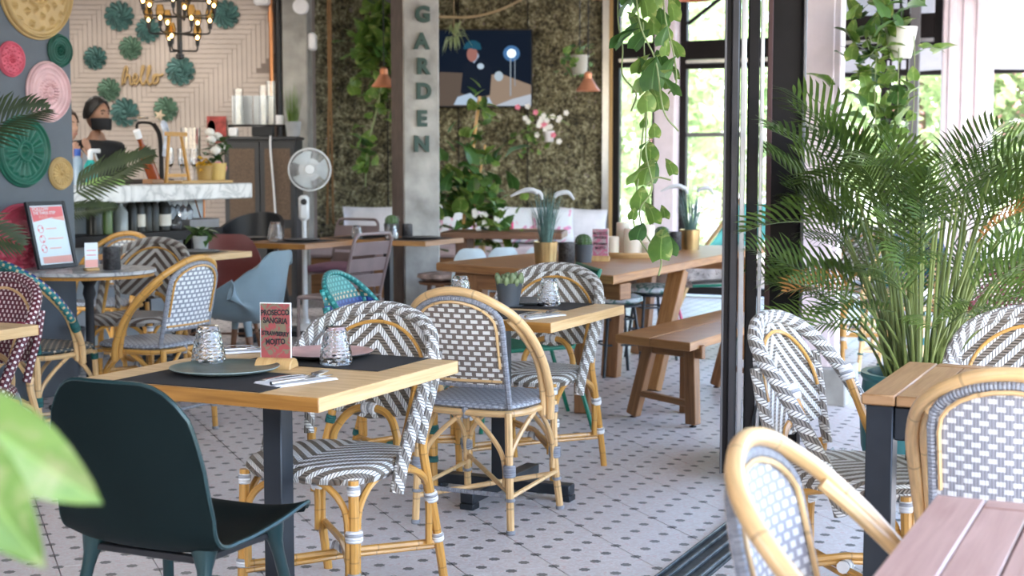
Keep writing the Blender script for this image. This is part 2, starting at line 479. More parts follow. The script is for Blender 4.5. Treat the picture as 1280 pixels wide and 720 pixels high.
def bindings(parent, wrap, *rings):
    for r in rings:
        if r.v: obj('binding', r, wrap, parent)
def make_zchair(name, label, panel, rim, cane, wrap, seatmat=None, cat='chair', filled=False):
    t = thing(name, label, cat)
    yb = lambda x, z: -(.200 + .25*(z-.44)) + .030*(x/.235)**2
    obj('seat', seat_pad(.222, .215, .465, .055), seatmat or panel, t)
    zt = lambda x: .66 + .212*sqrt(max(0, 1-(x/.238)**2))
    wz = lambda z: .196 + .036*min(1, max(0, (z-.50)/.18))
    def pf(u, v):
        x0 = 2*u-1; z0 = .530 + .03*abs(x0); x = x0*(.200 + .030*min(1, v*2.2)); z = z0 + (zt(x)-z0)*v
        return (x, yb(x, z), z)
    P = MB(); P.sheet(pf, 22, 16, .012, lambda u, v: (pf(u, v)[0], pf(u, v)[2])); obj('back_panel', P, panel, t, 60)
    hs = lambda s: [(s*.234, .015, .365), (s*.240, -.012, .455), (s*.246, -.078, .575), (s*.246, -.145, .68), (s*.232, -.212, .765), (s*.190, -.264, .825), (s*.10, -.298, .864)]
    hp = spl(hs(1) + [(0, -.308, .876)] + hs(-1)[::-1], 6)
    obj('back_rim', MB().tube(hp, .013 if filled else .0215, 10), rim, t)
    if filled:
        hl = spl(hs(1)[1:6], 8)
        for s in (-1, 1):
            def sf(u, v):
                h = hl[min(len(hl)-1, int(v*(len(hl)-1)+.5))]; z = max(.50, h.z); p = V((.20+.028*min(1, (z-.5)/.15), yb(.215, z), max(z, h.z)))
                q = V((h.x-.008, h.y, h.z)).lerp(p, u); return (s*q.x, q.y, q.z)
            obj('side_panel', MB().sheet(sf, 8, 20, .012, lambda u, v: (sf(u, v)[1], sf(u, v)[2])), panel, t, 60)
    arch = [(.235*.84*cos(pi*k/24), .655+.178*sin(pi*k/24)) for k in range(0, 25)]
    if not filled: obj('inner_cane', MB().tube([(x, yb(x, z)+.013, z) for x, z in arch], .006, 6), cane, t)
    ar = spl([(-.118, -.19, .44), (-.112, -.20, .49), (-.07, -.222, .548), (0, -.226, .566), (.07, -.222, .548), (.112, -.20, .49), (.118, -.19, .44)], 5)
    a = obj('back_arch', MB().tube(ar, .0135, 8), cane, t)
    obj('binding', MB().tube([(-.024, -.2245, .562), (0, -.226, .566), (.024, -.2245, .562)], .0185, 8), wrap, a)
    for s in (-1, 1):
        pe = [(s*.232, yb(.232, .74), .755), (s*.229, yb(.23, .66), .66), (s*.212, yb(.21, .56), .56), (s*.202, yb(.2, .47), .475)]
        obj('panel_edge', MB().tube(spl(pe, 5), .0165, 9), rim, t)
        pole = [(s*.226, -.142, .705), (s*.222, .0, .375)]
        po = obj('side_pole', MB().tube(pole, .0135, 8), cane, t)
        bindings(po, wrap, ring_at(pole, .695, .022, .045), ring_at(pole, .43, .019, .02))
        lp = [(s*.218, -.315, 0), (s*.213, -.262, .22), (s*.204, -.205, .44), (s*.203, -.21, .49)]
        lg = obj('leg', MB().tube(spl(lp, 4), .0145, 8), cane, t)
        bindings(lg, wrap, ring_at(lp, .30, .022, .032), ring_at(lp, .165, .020, .028))
        fp = [(s*.196, .192, 0), (s*.188, .178, .43)]
        lg = obj('leg', MB().tube(spl(fp, 4), .0155, 8), cane, t)
        bindings(lg, wrap, ring_at(fp, .402, .0195, .030), ring_at(fp, .27, .027, .034), ring_at(fp, .15, .021, .026))
        def arc(p, q):
            p, q = V(p), V(q); m = V((p.x*.92+q.x*.08, p.y*.92+q.y*.08, p.z+.085)); n_ = p.lerp(q, .45); n_.z = q.z-.025
            return spl([(p.x, p.y, p.z-.12), p, m, n_, q], 4)
        for pr in (((s*.176, .190, .26), (s*.02, .165, .425)), ((s*.190, .163, .26), (s*.195, .01, .425)), ((s*.205, -.235, .27), (s*.197, -.03, .425)), ((s*.195, -.25, .27), (s*.03, -.165, .425))):
            obj('brace', MB().tube(arc(*pr), .0105, 7), cane, t)
        so = obj('stretcher', MB().tube([(s*.212, -.278, .160+.012*s), (0, -.05, .168+.02*s), (-s*.193, .185, .155+.012*s)], .0105, 7), cane, t)
        obj('stretcher', MB().tube([(s*.202, -.283, .143+.012*s), (0, -.06, .150+.02*s), (-s*.183, .190, .138+.012*s)], .008, 7), cane, t)
        if s > 0: obj('binding', MB().tube([(-.03, -.05, .16), (.03, -.05, .16)], .019, 10), wrap, so)
    return t

def make_bchair(name, label, panel, seatmat, cane, wrap, hoopmat=None, cat='chair', rimhoop=None):
    t = thing(name, label, cat)
    hoopmat = hoopmat or cane
    yb = lambda z: -(.205 + .22*(z-.44))
    s_ = obj('seat', seat_pad(.212, .208, .468, .030, 4), seatmat, t)
    ring = [(p[0]*.205, p[1]*.2, .428) for p in [(abs(cos(a))**.55*(1 if cos(a) >= 0 else -1), abs(sin(a))**.55*(1 if sin(a) >= 0 else -1)) for a in [2*pi*k/28 for k in range(28)]]]
    obj('seat_ring', MB().tube(ring, .0125, 8, closed=True), cane, t)
    zt = lambda x: .752 + .094*sqrt(max(0, 1-(x/.180)**2))
    pf = lambda u, v: ((2*u-1)*.168, yb(.54 + (zt((2*u-1)*.168)-.54)*v) + .02*(2*u-1)**2, .54 + (zt((2*u-1)*.168)-.54)*v)
    obj('back_panel', MB().sheet(pf, 14, 12, .010, lambda u, v: (pf(u, v)[0], pf(u, v)[2])), panel, t, 60)
    fr = [(-.174, yb(.45)+.02, .45), (-.174, yb(.6)+.02, .60), (-.176, yb(.75)+.02, .748)]
    top = [(.176*cos(a), yb(.755+.095*sin(a)) + .02*cos(a)**2, .757+.096*sin(a)) for a in [pi - pi*k/12 for k in range(1, 12)]]
    fr = fr + top + [(-p[0], p[1], p[2]) for p in fr[::-1]]
    f = obj('back_frame', MB().tube(fr, .0115, 8), wrap, t)
    obj('lower_rail', MB().tube([(-.174, yb(.535)+.02, .535), (0, yb(.535), .535), (.174, yb(.535)+.02, .535)], .0105, 8), wrap, f)
    inn = [(p[0]*.90, p[1]+s*.011, p[2]-.012 if p[2] > .7 else p[2]) for s in (1,) for p in fr if p[2] > .54]
    inn += []
    for s in (1, -1):
        obj('inner_cane', MB().tube([(p[0], p[1]-.022+(.022 if s < 0 else 0), p[2]) for p in inn] , .0055, 6), cane, t)
        obj('inner_cane', MB().tube([(-.16, yb(.552)+.018+s*.011, .552), (0, yb(.552)+s*.011, .552), (.16, yb(.552)+.018+s*.011, .552)], .005, 6), cane, t)
    hs = lambda s: [(s*.232, .040, .385), (s*.240, .022, .48), (s*.245, -.045, .60), (s*.238, -.135, .705), (s*.208, -.215, .785)]
    hoop = spl(hs(1) + [(.150, -.264, .836), (.08, -.286, .868), (0, -.294, .879), (-.08, -.286, .868), (-.150, -.264, .836)] + hs(-1)[::-1], 5)
    if rimhoop:
        i0 = next(i for i, p in enumerate(hoop) if p.z > .60); i1 = len(hoop)-i0
        obj('back_hoop', MB().tube(hoop[i0:i1], .0185, 10), rimhoop, t)
        for seg_ in (hoop[:i0+1], hoop[i1-1:]):
            hp_ = obj('hoop_end', MB().tube(seg_, .0155, 10), cane, t); c_ = max(seg_, key=lambda p: p.z)
            bindings(hp_, wrap, ring_at(sorted(seg_, key=lambda p: p.z), c_.z-.03, .022, .055))
    else: obj('back_hoop', MB().tube(hoop, .0165, 10), hoopmat, t)
    for s in (-1, 1):
        inner = spl([(s*.212, .02, .40), (s*.216, .005, .50), (s*.218, -.055, .62), (s*.208, -.15, .715), (s*.186, -.215, .775)], 5)
        obj('side_cane', MB().tube(inner, .0125, 8), hoopmat, t)
        lp = [(s*.196, -.225, 0), (s*.180, -.212, .44)]
        lg = obj('leg', MB().tube(spl(lp, 3), .0145, 8), cane, t)
        bindings(lg, wrap, ring_at(lp, .23, .0235, .045), ring_at(lp, .125, .019, .012), ring_at(lp, .008, .017, .016))
        fp = [(s*.200, .212, 0), (s*.190, .182, .20), (s*.188, .170, .43)]
        lg = obj('leg', MB().tube(spl(fp, 3), .0145, 8), cane, t)
        bindings(lg, wrap, ring_at(fp, .23, .0235, .045), ring_at(fp, .125, .019, .012), ring_at(fp, .40, .019, .03), ring_at(fp, .008, .017, .016))
        def arc(p, q):
            p, q = V(p), V(q); n_ = p.lerp(q, .5); n_.z = p.z + (q.z-p.z)*.68
            m = p.lerp(q, .12); m.z = p.z + (q.z-p.z)*.34
            return spl([(p.x, p.y, p.z-.06), p, m, n_, q], 4)
        for pr in (((s*.178, .178, .23), (s*.03, .185, .42)), ((s*.188, .165, .23), (s*.2, .01, .42)), ((s*.178, -.205, .23), (s*.2, -.03, .42)), ((s*.165, -.21, .23), (s*.02, -.185, .42))):
            obj('brace', MB().tube(arc(*pr), .0095, 7), cane, t)
        obj('stretcher', MB().tube([(s*.192, -.22, .135), (s*.196, .195, .155)], .0085, 7), cane, t)
        obj('cross_brace', MB().tube([(s*.19, -.215, .125+.02*s), (-s*.19, .19, .165+.02*s)], .0095, 7), cane, t)
    obj('stretcher', MB().tube([(-.19, -.22, .14), (.19, -.22, .14)], .0085, 7), wrap, t)
    ct = obj('clasp', MB().tube([(0, -.19, .452), (0, -.198, .43), (0, -.19, .41)], .016, 8), wrap, t)
    return t

# ------------------------------------------------------------------ moulded shell chairs (front = local +Y)
def shell_sheet(arms=0, wback=.40, top=.83):
    side = spl([(.235, .428), (.19, .440), (.08, .420), (-.06, .405), (-.16, .412), (-.222, .455), (-.252, .54), (-.270, .65), (-.283, .75), (-.292, top)], 4)
    side = [V((p.x, p.y)) for p in side]; N = len(side)-1
    def fn(u, v):
        k = v*N; i = min(int(k), N-1); p = side[i].lerp(side[i+1], k-i)
        x = 2*u-1
        if v < .12: wd = .195 + .035*sin(v/.12*pi/2)
        elif v < .62: wd = .23
        else: wd = .23 - (.23-wback/2)*((v-.62)/.38)**1.3
        y, z = p.x, p.y
        back = max(0, min(1, (v-.38)/.25)); 
        z2 = z + (1-back)*(.028*abs(x)**3) - (max(0, .10-v)/.10)**2*.022*(abs(x)**2)
        y2 = y + back*.05*abs(x)**2.2
        if v > .75: z2 -= .085*((v-.75)/.25)*max(0, (abs(x)-.35)/.65)**2.6
        if arms:
            q = max(0, min(1, (v-.04)/.38)); q = q*q*(3-2*q)*max(0, min(1, (.98-v)/.3))
            z2 += arms*q*(1-back*.8)*abs(x)**3; y2 += arms*.5*back*(1-max(0, (v-.7)/.3))*abs(x)**3; wd += .035*q*abs(x)**2
        return (x*wd, y2, z2)
    return fn
def make_shell_chair(name, label, shellmat, edgemat, legmat, arms=0, wood_legs=False):
    t = thing(name, label, 'chair')
    obj('seat_shell', MB().sheet(shell_sheet(arms), 20, 40, .010), shellmat, t, 50)
    for sx in (-1, 1):
        for sy in (-1, 1):
            a = V((sx*.165, .125 if sy > 0 else -.145, .425)); b = V((sx*.225, .205 if sy > 0 else -.235, 0))
            d = b-a
            if wood_legs:
                lg = obj('leg', MB().tube([a+d*.2, b], [.019, .012], 10), legmat, t)
                obj('socket', MB().tube([a, a+d*.2], [.026, .019], 10), shellmat, lg)
            else:
                obj('leg', MB().tube([a, a+d*.05, a+d*.12, a+d*.19, b], [.034, .028, .019, .0155, .0125], 12), edgemat, t)
    if wood_legs:
        for s in (-1, 1):
            obj('stretcher', MB().tube([(s*.205, .178, .15), (s*.205, -.2, .15)], .008, 7), legmat, t)
        obj('stretcher', MB().tube([(-.205, 0, .15), (.205, 0, .15)], .008, 7), legmat, t)
    else:
        for y in (.13, -.15): obj('seat_bar', MB().box((0, y, .395), (.33, .022, .018)), legmat, t)
        for s in (-1, 1): obj('seat_bar', MB().box((s*.16, -.01, .395), (.022, .28, .018)), legmat, t)
    return t

def make_slat_chair(name, label, mat):
    t = thing(name, label, 'chair')
    r = .0115
    for s in (-1, 1):
        obj('leg', MB().tube(spl([(s*.20, .20, 0), (s*.20, .195, .40), (s*.20, .17, .44), (s*.2, -.14, .445)], 5), r, 8), mat, t)
        obj('leg', MB().tube([(s*.20, -.26, 0), (s*.20, -.17, .45)], r, 8), mat, t)
    fr = spl([(-.20, -.17, .44), (-.20, -.215, .60), (-.20, -.27, .80), (-.175, -.283, .862), (-.12, -.285, .872), (.12, -.285, .872), (.175, -.283, .862), (.20, -.27, .80), (.20, -.215, .60), (.20, -.17, .44)], 4)
    obj('back_frame', MB().tube(fr, r, 8), mat, t)
    for z in (.555, .665, .775): obj('slat', MB().box((0, -.215-(z-.6)*.27+.004, z), (.395, .008, .092), .002, rx=.26), mat, t)
    for k in range(5): obj('slat', MB().box((0, .165-k*.082, .452), (.39, .070, .008), .002), mat, t)
    return t

# ------------------------------------------------------------------ tables and table ware
def make_table(name, label, w, d, top, post, th=.038, h=.75, base=True, ang=0):
    t = thing(name, label, 'table')
    obj('table_top', MB().box((0, 0, h-th/2), (w, d-.008, th), .002), top, t)
    for sy in (-1, 1): obj('edge_strip', MB().box((0, sy*(d/2-.002), h-th/2), (w-.001, .0042, th-.0006), .0012), M['oakedge'], t)  # strips of a darker oak tone along the front and back edges
    obj('post', MB().box((0, 0, (h-th+.03)/2+.008), (.062, .062, h-th-.046), .003), post, t)
    obj('top_plate', MB().box((0, 0, h-th-.004), (.34, .34, .008), .002), post, t)
    for k in range(2):
        q = obj('base_bar', MB().box((0, 0, .046), (.62, .058, .042), .004, rz=ang+k*pi/2), post, t)
        for s in (-1, 1): obj('foot', MB().box((s*.285*cos(ang+k*pi/2), s*.285*sin(ang+k*pi/2), .0125), (.055, .06, .025), .003, rz=ang+k*pi/2), post, q)
    return t
def make_plate(name, label, body, top, r=.135, rimmat=None):
    t = thing(name, label, 'plate')
    obj('body', MB().lathe([(.0, .001), (r*.62, 0), (r*.68, .002), (r*.93, .009), (r, .0150), (r*.995, .0165)], 48, caps=False), body, t, 50)
    obj('glaze', MB().lathe([(r*.995, .0165), (r*.985, .0167), (r*.93, .0135), (r*.80, .0085), (r*.66, .0065), (.0, .006)], 48, caps=False), top, t, 50)
    return t
def make_glass(name, label, h=.112, r0=.049, r1=.029):
    n = 60; m = 36; pr = []
    for i in range(m+1):
        q = i/m; pr.append((r0 + (r1-r0)*(q**1.6) if q > .10 else r0*(.955+.045*min(1, q/.06)), h*q))
    def fn(i, k):
        q = i/m
        if q < .06 or q > .93: return 1
        a = abs(((k*10/n + q*6) % 1)-.5)*2; b = abs(((k*10/n - q*6) % 1)-.5)*2
        return 1 + .06*(min(1, a*1.6)*min(1, b*1.6)-.5)
    inn = [(0, h*.86), (r1*.80, h*.84), (r1+(r0-r1)*.25-.004, h*.55), (r0-.006, h*.2), (r0-.006, .001)]
    mb = MB().lathe(pr + [(r1*.8, h-.001), (0, h-.004)] + inn + [pr[0]], n, (0, 0, .001), lambda i, k: fn(i, k) if i <= m else 1, False)
    o = obj(name, mb, M['tumbler'], None, 25)
    return tag(o, label, 'glass')
def make_fork(name, label):
    mb = MB()
    mb.grid(lambda u, v: (((2*u-1)*(.0055 if v > .25 else .0055+.002*(1-v/.25)), -.10+.135*v, .006+.004*sin(v*pi*.9))), 2, 10)
    mb.grid(lambda u, v: ((2*u-1)*(.004+.0085*sin(min(1, v*1.3)*pi/2)), .033+.035*v, .0055-.004*sin(v*pi)), 4, 6)
    for k in range(4):
        x = -.0100+k*.0067
        mb.tube([(x*1.1, .066, .0055), (x, .085, .0075), (x*.96, .105, .011)], [.0021, .0019, .001], 6)
    mb.xf(Matrix.Diagonal((1.3, 1.02, 1.25, 1)))
    o = obj(name, mb, M['steel'], None, 60)
    md = o.modifiers.new('thickness', 'SOLIDIFY'); md.thickness = .0012
    return tag(o, label, 'fork')
def make_knife(name, label):
    mb = MB()
    mb.tube([(0, -.105, .0045), (0, -.04, .005), (0, .005, .005)], [.0055, .0048, .004], 8)
    mb.grid(lambda u, v: (-.006+.016*u*(1-.55*v**4), .0+.105*v, .0055), 3, 10)
    o = obj(name, mb, M['steel'], None, 60)
    md = o.modifiers.new('thickness', 'SOLIDIFY'); md.thickness = .0012
    return tag(o, label, 'knife')
def make_napkin(name, label):
    mb = MB()
    mb.sheet(lambda u, v: ((u-.5)*.105, (v-.5)*.20, .0022+.0008*sin(u*5+v*3)), 6, 8, .0018)
    mb.sheet(lambda u, v: ((u-.5)*.098-.003, (v-.5)*.196+.002, .0045+.001*sin(u*4+v*2+1)), 6, 8, .0018)
    o = obj(name, mb, M['napkin'], None, 60)
    return tag(o, label, 'napkin')
def text_mesh(body, size, ext=.004, off=0, align='CENTER', sx=1, shear=0, line=1.0):
    c = bpy.data.curves.new('lettering', 'FONT'); c.body = body; c.size = size; c.extrude = ext; c.offset = off
    c.align_x = align; c.align_y = 'CENTER'; c.space_line = line; c.shear = shear; c.resolution_u = 4
    o = bpy.data.objects.new('lettering', c); COL.objects.link(o)
    dg = bpy.context.evaluated_depsgraph_get(); dg.update()
    me = bpy.data.meshes.new_from_object(o.evaluated_get(dg)); bpy.data.objects.remove(o); bpy.data.curves.remove(c)
    if sx != 1: me.transform(Matrix.Diagonal((sx, 1, 1, 1)))
    me.name = 'lettering'; me.materials.clear()
    return me
# leaf blades: heart shaped, along local +Y, lightly folded
def leaf_mesh(L=.10, Wd=.075, droop=.25, nu=6, nv=8, heart=True, wav=0):
    mb = MB()
    def fn(u, v):
        x = 2*u-1
        if heart: wv = Wd/2*(sin(pi*min(1, (v+.10)/1.1)**.62)**.9) if v < 1 else 0
        else: wv = Wd/2*sin(pi*v**.8)**.8 if v < 1 else 0
        y = L*v - (L*.10*(1-v)**6*abs(x) if heart else 0)
        z = -droop*L*v*v + .10*L*abs(x)*wv/(Wd/2) + wav*sin(v*14+x*4)*abs(x)
        return (x*wv, y, z)
    return mb.grid(fn, nu, nv)
# ------------------------------------------------------------------ floor of long terrazzo tiles with printed dots
def floor_mat():
    t = NT('dotted_terrazzo'); g = t.n('NewGeometry'); sp = t.n('SeparateXYZ'); t.l(g.outputs['Position'], sp.inputs[0])
    a = .1524; X = t.math('SUBTRACT', sp.outputs[0], -.092); Y = t.math('SUBTRACT', sp.outputs[1], 5.245)
    s_ = t.math('DIVIDE', t.math('ADD', t.math('MULTIPLY', X, .379), t.math('MULTIPLY', Y, -.925)), a)
    q = t.math('DIVIDE', t.math('ADD', t.math('MULTIPLY', X, .925), t.math('MULTIPLY', Y, .379)), a)
    def cell(e): return t.math('SUBTRACT', t.math('FRACT', t.math('ADD', e, .5)), .5)
    fa = cell(t.math('ADD', s_, q)); fb = cell(t.math('SUBTRACT', s_, q))
    r = t.math('SQRT', t.math('MULTIPLY', t.math('ADD', t.math('MULTIPLY', fa, fa), t.math('MULTIPLY', fb, fb)), .5))
    th = t.math('ARCTAN2', fa, fb)
    lim = t.math('ADD', .120, t.math('MULTIPLY', t.math('COSINE', t.math('MULTIPLY', th, 8)), .012))
    dot = t.math('LESS_THAN', r, lim)
    P = g.outputs['Position']
    n1 = t.noise(P, 38, 3); n2 = t.noise(P, 95, 2); n3 = t.noise(P, 2.2, 3)
    base = t.ramp(n1, [(.42, (.64, .585, .575)), (.60, (.72, .71, .715))])
    fl = t.math('GREATER_THAN', n1, .60)
    base = t.mix(t.math('MULTIPLY', fl, .5), base, (.60, .36, .34))
    base = t.mix(t.math('MULTIPLY', t.math('GREATER_THAN', n2, .62), .35), base, (.78, .78, .78))
    base = t.mix(t.math('MULTIPLY', n3, .3), base, (.46, .43, .43))
    base = t.mix(dot, base, (.150, .150, .148))
    t.base(base); t.set(Roughness=.42); t.bump(n2, .0003)
    return t.m
M['tile'] = floor_mat()
M['grout'] = plain('tile_grout', (.07, .05, .042), .8)
fl = struct('floor', MB().box((1.5, 8, -.06), (26, 24, .096), 0), M['grout'])
d1 = V((.379, -.925, 0)); d2 = V((.925, .379, 0)); p0 = V((-.092, 5.245, 0))
tl = []
for k in range(-60, 60):
    for m in range(-40, 40):
        c = p0 + d2*(.3048*(k+.5)) + d1*(.6096*m + (k % 2)*.3048)
        if -1.0 < c.y < 15.2 and -.52*max(c.y, 2)-1.6 < c.x < .52*max(c.y, 2)+1.2: tl.append(c)
tl.sort(key=lambda c: c.length + (0 if 2.3 < c.y and abs(c.x) < .37*c.y+.25 else 50))
tm = MB().box((0, 0, -.006), (.6084, .3014, .012), .0012, g=0).mesh('tile', 0); tm.materials.append(M['tile'])
ta = math.atan2(d1.y, d1.x)
for c in tl[:300]:
    o = obj('tile', tm, None, fl, loc=(c.x, c.y, rnd.uniform(-.0004, .0004)), rz=ta)
rest = MB()
for c in tl[300:]:
    Mx = Matrix.Translation(c) @ Matrix.Rotation(ta, 4, 'Z')
    rest.add([Mx @ V(p) for p in ((-.3042, -.1508, 0), (.3042, -.1508, 0), (.3042, .1508, 0), (-.3042, .1508, 0), (-.3042, -.1508, -.01), (.3042, -.1508, -.01))], [[0, 1, 2, 3], [0, 4, 5, 1]])
tag(obj('distant_tiles', rest, M['tile'], fl, 0), kind='stuff')
M['paving'] = plain('pale_street_paving', (.50, .49, .47), .8, var=.05, vs=1.5)
struct('street', MB().box((8, 40, -.085), (90, 64, .03), 0), M['paving'])

# ------------------------------------------------------------------ walls
def slab_ab(a0, a1, b0, b1, z0, z1, bev=.003):
    c = ab((a0+a1)/2, (b0+b1)/2, (z0+z1)/2)
    return MB().box(c, (abs(a1-a0), abs(b1-b0), z1-z0), bev, rz=RZ)
M['slate'] = plain('slate_grey_paint', (.085, .10, .118), .55, var=.04, bump=.0006, bs=25)
M['concrete'] = plain('raw_concrete', (.34, .33, .305), .8, var=.16, vs=5, bump=.004, bs=18)
M['beige'] = plain('beige_wall_plank', (.50, .425, .375), .6, var=.05, vs=3)
M['beigejoint'] = plain('wall_joint_paint', (.24, .195, .17), .8)
M['pink'] = plain('pale_pink_paint', (.86, .74, .77), .55, var=.03)
M['frame'] = plain('dark_brown_frame', (.012, .0095, .0095), .5, 0, .08, Specular_IOR_Level=.22)
M['framegrey'] = plain('grey_frame', (.16, .155, .16), .4, .3, .05)
M['silver'] = plain('brushed_silver_strip', (.60, .60, .61), .3, .8, .04)
M['ceil'] = plain('grey_ceiling', (.48, .465, .44), .8)
struct('wall_left', slab_ab(-6.05, -5.88, -5.4, 6.46, 0, 3.3), M['slate'])
wb = struct('wall_back_left', MB().box((-4.6, 14.30, 1.65), (5.0, .15, 3.3), .003), M['beigejoint'])
struct('wall_bar', MB().box((-7.0, 10.9, 1.65), (.15, 7.2, 3.3), .003), M['slate'])
# chevron cladding: real planks, too fine to single out
pk = MB(); pw = .047
def plank(b, z, L, ang):
    Mx = Matrix.Translation((b, 14.226, z)) @ Matrix.Rotation(-pi/2, 4, 'Z') @ Matrix.Rotation(ang, 4, 'X')
    h = pw*.44; t_ = .008
    pk.add([Mx @ V(p) for p in ((t_, -L/2, -h), (t_, L/2, -h), (t_, L/2, h), (t_, -L/2, h), (0, -L/2, -h), (0, L/2, -h), (0, L/2, h), (0, -L/2, h))],
           [[0, 1, 2, 3], [4, 0, 3, 7], [1, 5, 6, 2], [3, 2, 6, 7], [4, 5, 1, 0]])
# diagonal steps of horizontal and upright boards (herringbone)
Lp = pw*9
for i in range(-60, 170):
    for j in range(-14, 30):
        # herringbone lattice with plank length 9 widths
        bx = -8.0 + (i + j*9)*pw ; bz = 0.1 + (i - j*9)*pw
        for (cx, cz, ang) in ((bx + Lp/2, bz + pw/2, 0), (bx + pw/2, bz + pw + Lp/2 - 0*pw, pi/2)):
            if -6.8 < cx < -2.30 and .3 < cz < 3.15: plank(cx, cz, Lp*.992, ang)
tag(obj('wall_planks', pk, M['beige'], wb, 0), kind='stuff')
# moss wall at the far end
def moss_mat():
    t = NT('preserved_moss'); o = t.coord('Object')
    n = t.noise(o, 9, 6, .6); n2 = t.noise(o, 34, 4)
    h = t.math('ADD', t.math('MULTIPLY', n, .45), t.math('MULTIPLY', n2, .55))
    t.base(t.ramp(h, [(.36, (.020, .017, .010)), (.47, (.105, .088, .045)), (.56, (.23, .205, .115)), (.68, (.46, .43, .29))]))
    t.set(Roughness=.9); t.bump(h, .05)
    return t.m
M['moss'] = moss_mat()
wm = struct('wall_back', MB().box((-.60, 15.03, 1.65), (3.2, .16, 3.3), 0), M['beigejoint'])
mg = MB()
def mossf(u, v):
    x, z = -2.02+2.98*u, .02+3.26*v
    return (x, 14.93 - .03*noise.noise(V((x*16, z*16, 3))) - .022*noise.noise(V((x*40, z*40, 8))), z)
mg.grid(mossf, 240, 250)
tag(obj('moss_panel', mg, M['moss'], wm, 180), kind='stuff')
for x in (-1.28, -.55, .16): obj('panel_seam', MB().box((x, 14.905, 1.65), (.012, .02, 3.2), .002), M['frame'], wm)
struct('pillar_concrete', MB().box((-2.12, 14.35, 1.65), (.25, .35, 3.3), .012), M['concrete'])
colm = struct('column_concrete', MB().box((-.795, 11.95, 1.65), (.30, .42, 3.3), .012, rz=radians(17)), M['concrete'])
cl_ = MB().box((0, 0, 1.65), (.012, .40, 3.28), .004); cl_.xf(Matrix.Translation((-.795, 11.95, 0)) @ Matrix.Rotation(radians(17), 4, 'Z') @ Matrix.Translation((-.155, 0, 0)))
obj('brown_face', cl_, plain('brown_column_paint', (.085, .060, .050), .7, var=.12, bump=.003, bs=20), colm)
struct('ceiling', MB().prism([(-9.9, 11.5), (-6.6, -.6), (-1.7, -.6), (3.3, 13.4), (1.0, 15.2), (-7.2, 15.4)], 3.3, 3.42, .01), M['ceil'])

# back facade along the room's cross direction, beyond the long table
FO = V((.97, 14.9, 0))
def fac(t, z=0, d=0): return FO + V((UX*t + VX*d, UY*t + VY*d, z))
def fbox(t0, t1, z0, z1, th=.08, d=0, bev=.004): return MB().box(fac((t0+t1)/2, (z0+z1)/2, d), (abs(t1-t0), th, z1-z0), bev, rz=RZ)
struct('trim_1', fbox(-.03, .05, 0, 3.3, .10), M['silver'])
struct('trim_2', fbox(.05, .085, 0, 3.3, .06, -.03), M['blockwood'])
def window(n, t0, t1, z0, z1, panes, transom=None):
    wn = thing('window_%d' % n, None, None, fac((t0+t1)/2, 0), RZ); wn['kind'] = 'structure'
    W = t1-t0
    obj('frame', MB().box((-W/2+.035, 0, (z0+z1)/2), (.07, .08, z1-z0)), M['frame'], wn)
    obj('frame', MB().box((W/2-.035, 0, (z0+z1)/2), (.07, .08, z1-z0)), M['frame'], wn)
    obj('frame', MB().box((0, 0, z0+.04), (W-.14, .08, .08)), M['frame'], wn)
    obj('frame', MB().box((0, 0, z1-.04), (W-.14, .08, .08)), M['frame'], wn)
    if transom:
        obj('transom', MB().box((0, -.004, (transom[0]+transom[1])/2), (W-.14, .09, transom[1]-transom[0])), M['frame'], wn)
        obj('drip_strip', MB().box((0, -.02, transom[0]-.025), (W-.14, .08, .035)), M['silver'], wn)
        obj('sash_rail', MB().box((0, -.004, transom[0]-.07), (W-.14, .08, .05)), M['frame'], wn)
    for (x0, x1, y0, y1) in panes:
        obj('pane', MB().box((-W/2+(x0+x1)/2*W, 0, (y0+y1)/2), ((x1-x0)*W-.05, .008, y1-y0), 0), M['clear'], wn)
    return wn
window(1, .085, .58, .02, 3.3, [(.1, .9, .1, 2.4), (.1, .9, 2.55, 3.2)], (2.40, 2.55))
struct('pillar_pink', fbox(.58, .80, 0, 3.3, .24, -.06, .012), M['pink'])
w2 = window(2, .80, 1.98, .02, 3.3, [(.06, .94, .1, 2.25), (.06, .94, 2.55, 3.2)], (2.366, 2.55))
obj('glazing_and_reflection_bar', MB().box((.0, -.01, 2.88), (.03, .04, .66)), M['frame'], w2)
obj('glazing_and_reflection_bar', MB().box((-.22, -.01, 2.93), (.035, .03, .72), rx=0, ry=.95), M['frame'], w2)  # diagonal bar modelled in place of a shadow reflected in the upper pane
obj('glazing_and_reflection_bar', MB().box((-.02, 0, 1.2), (.03, .03, 2.2)), M['framegrey'], w2)
obj('glazing_and_reflection_bar', MB().box((-.25, 0, 1.62), (.60, .03, .04)), M['framegrey'], w2)
window(3, 1.98, 3.34, 2.42, 3.3, [(.05, .95, 2.72, 3.25)], (2.50, 2.72))
p2 = struct('pillar_pink', fbox(3.36, 3.78, 0, 3.3, .36, 0, .02), M['pink'])
for q in (-.12, 0, .12): obj('flute', MB().box(fac(3.57+q, 1.6, -.19), (.06, .03, 3.2), .012, rz=RZ), M['pink'], p2)
obj('bracket', MB().box(fac(3.62, 2.87, -.22), (.10, .06, .12), .006, rz=RZ), M['framegrey'], p2)

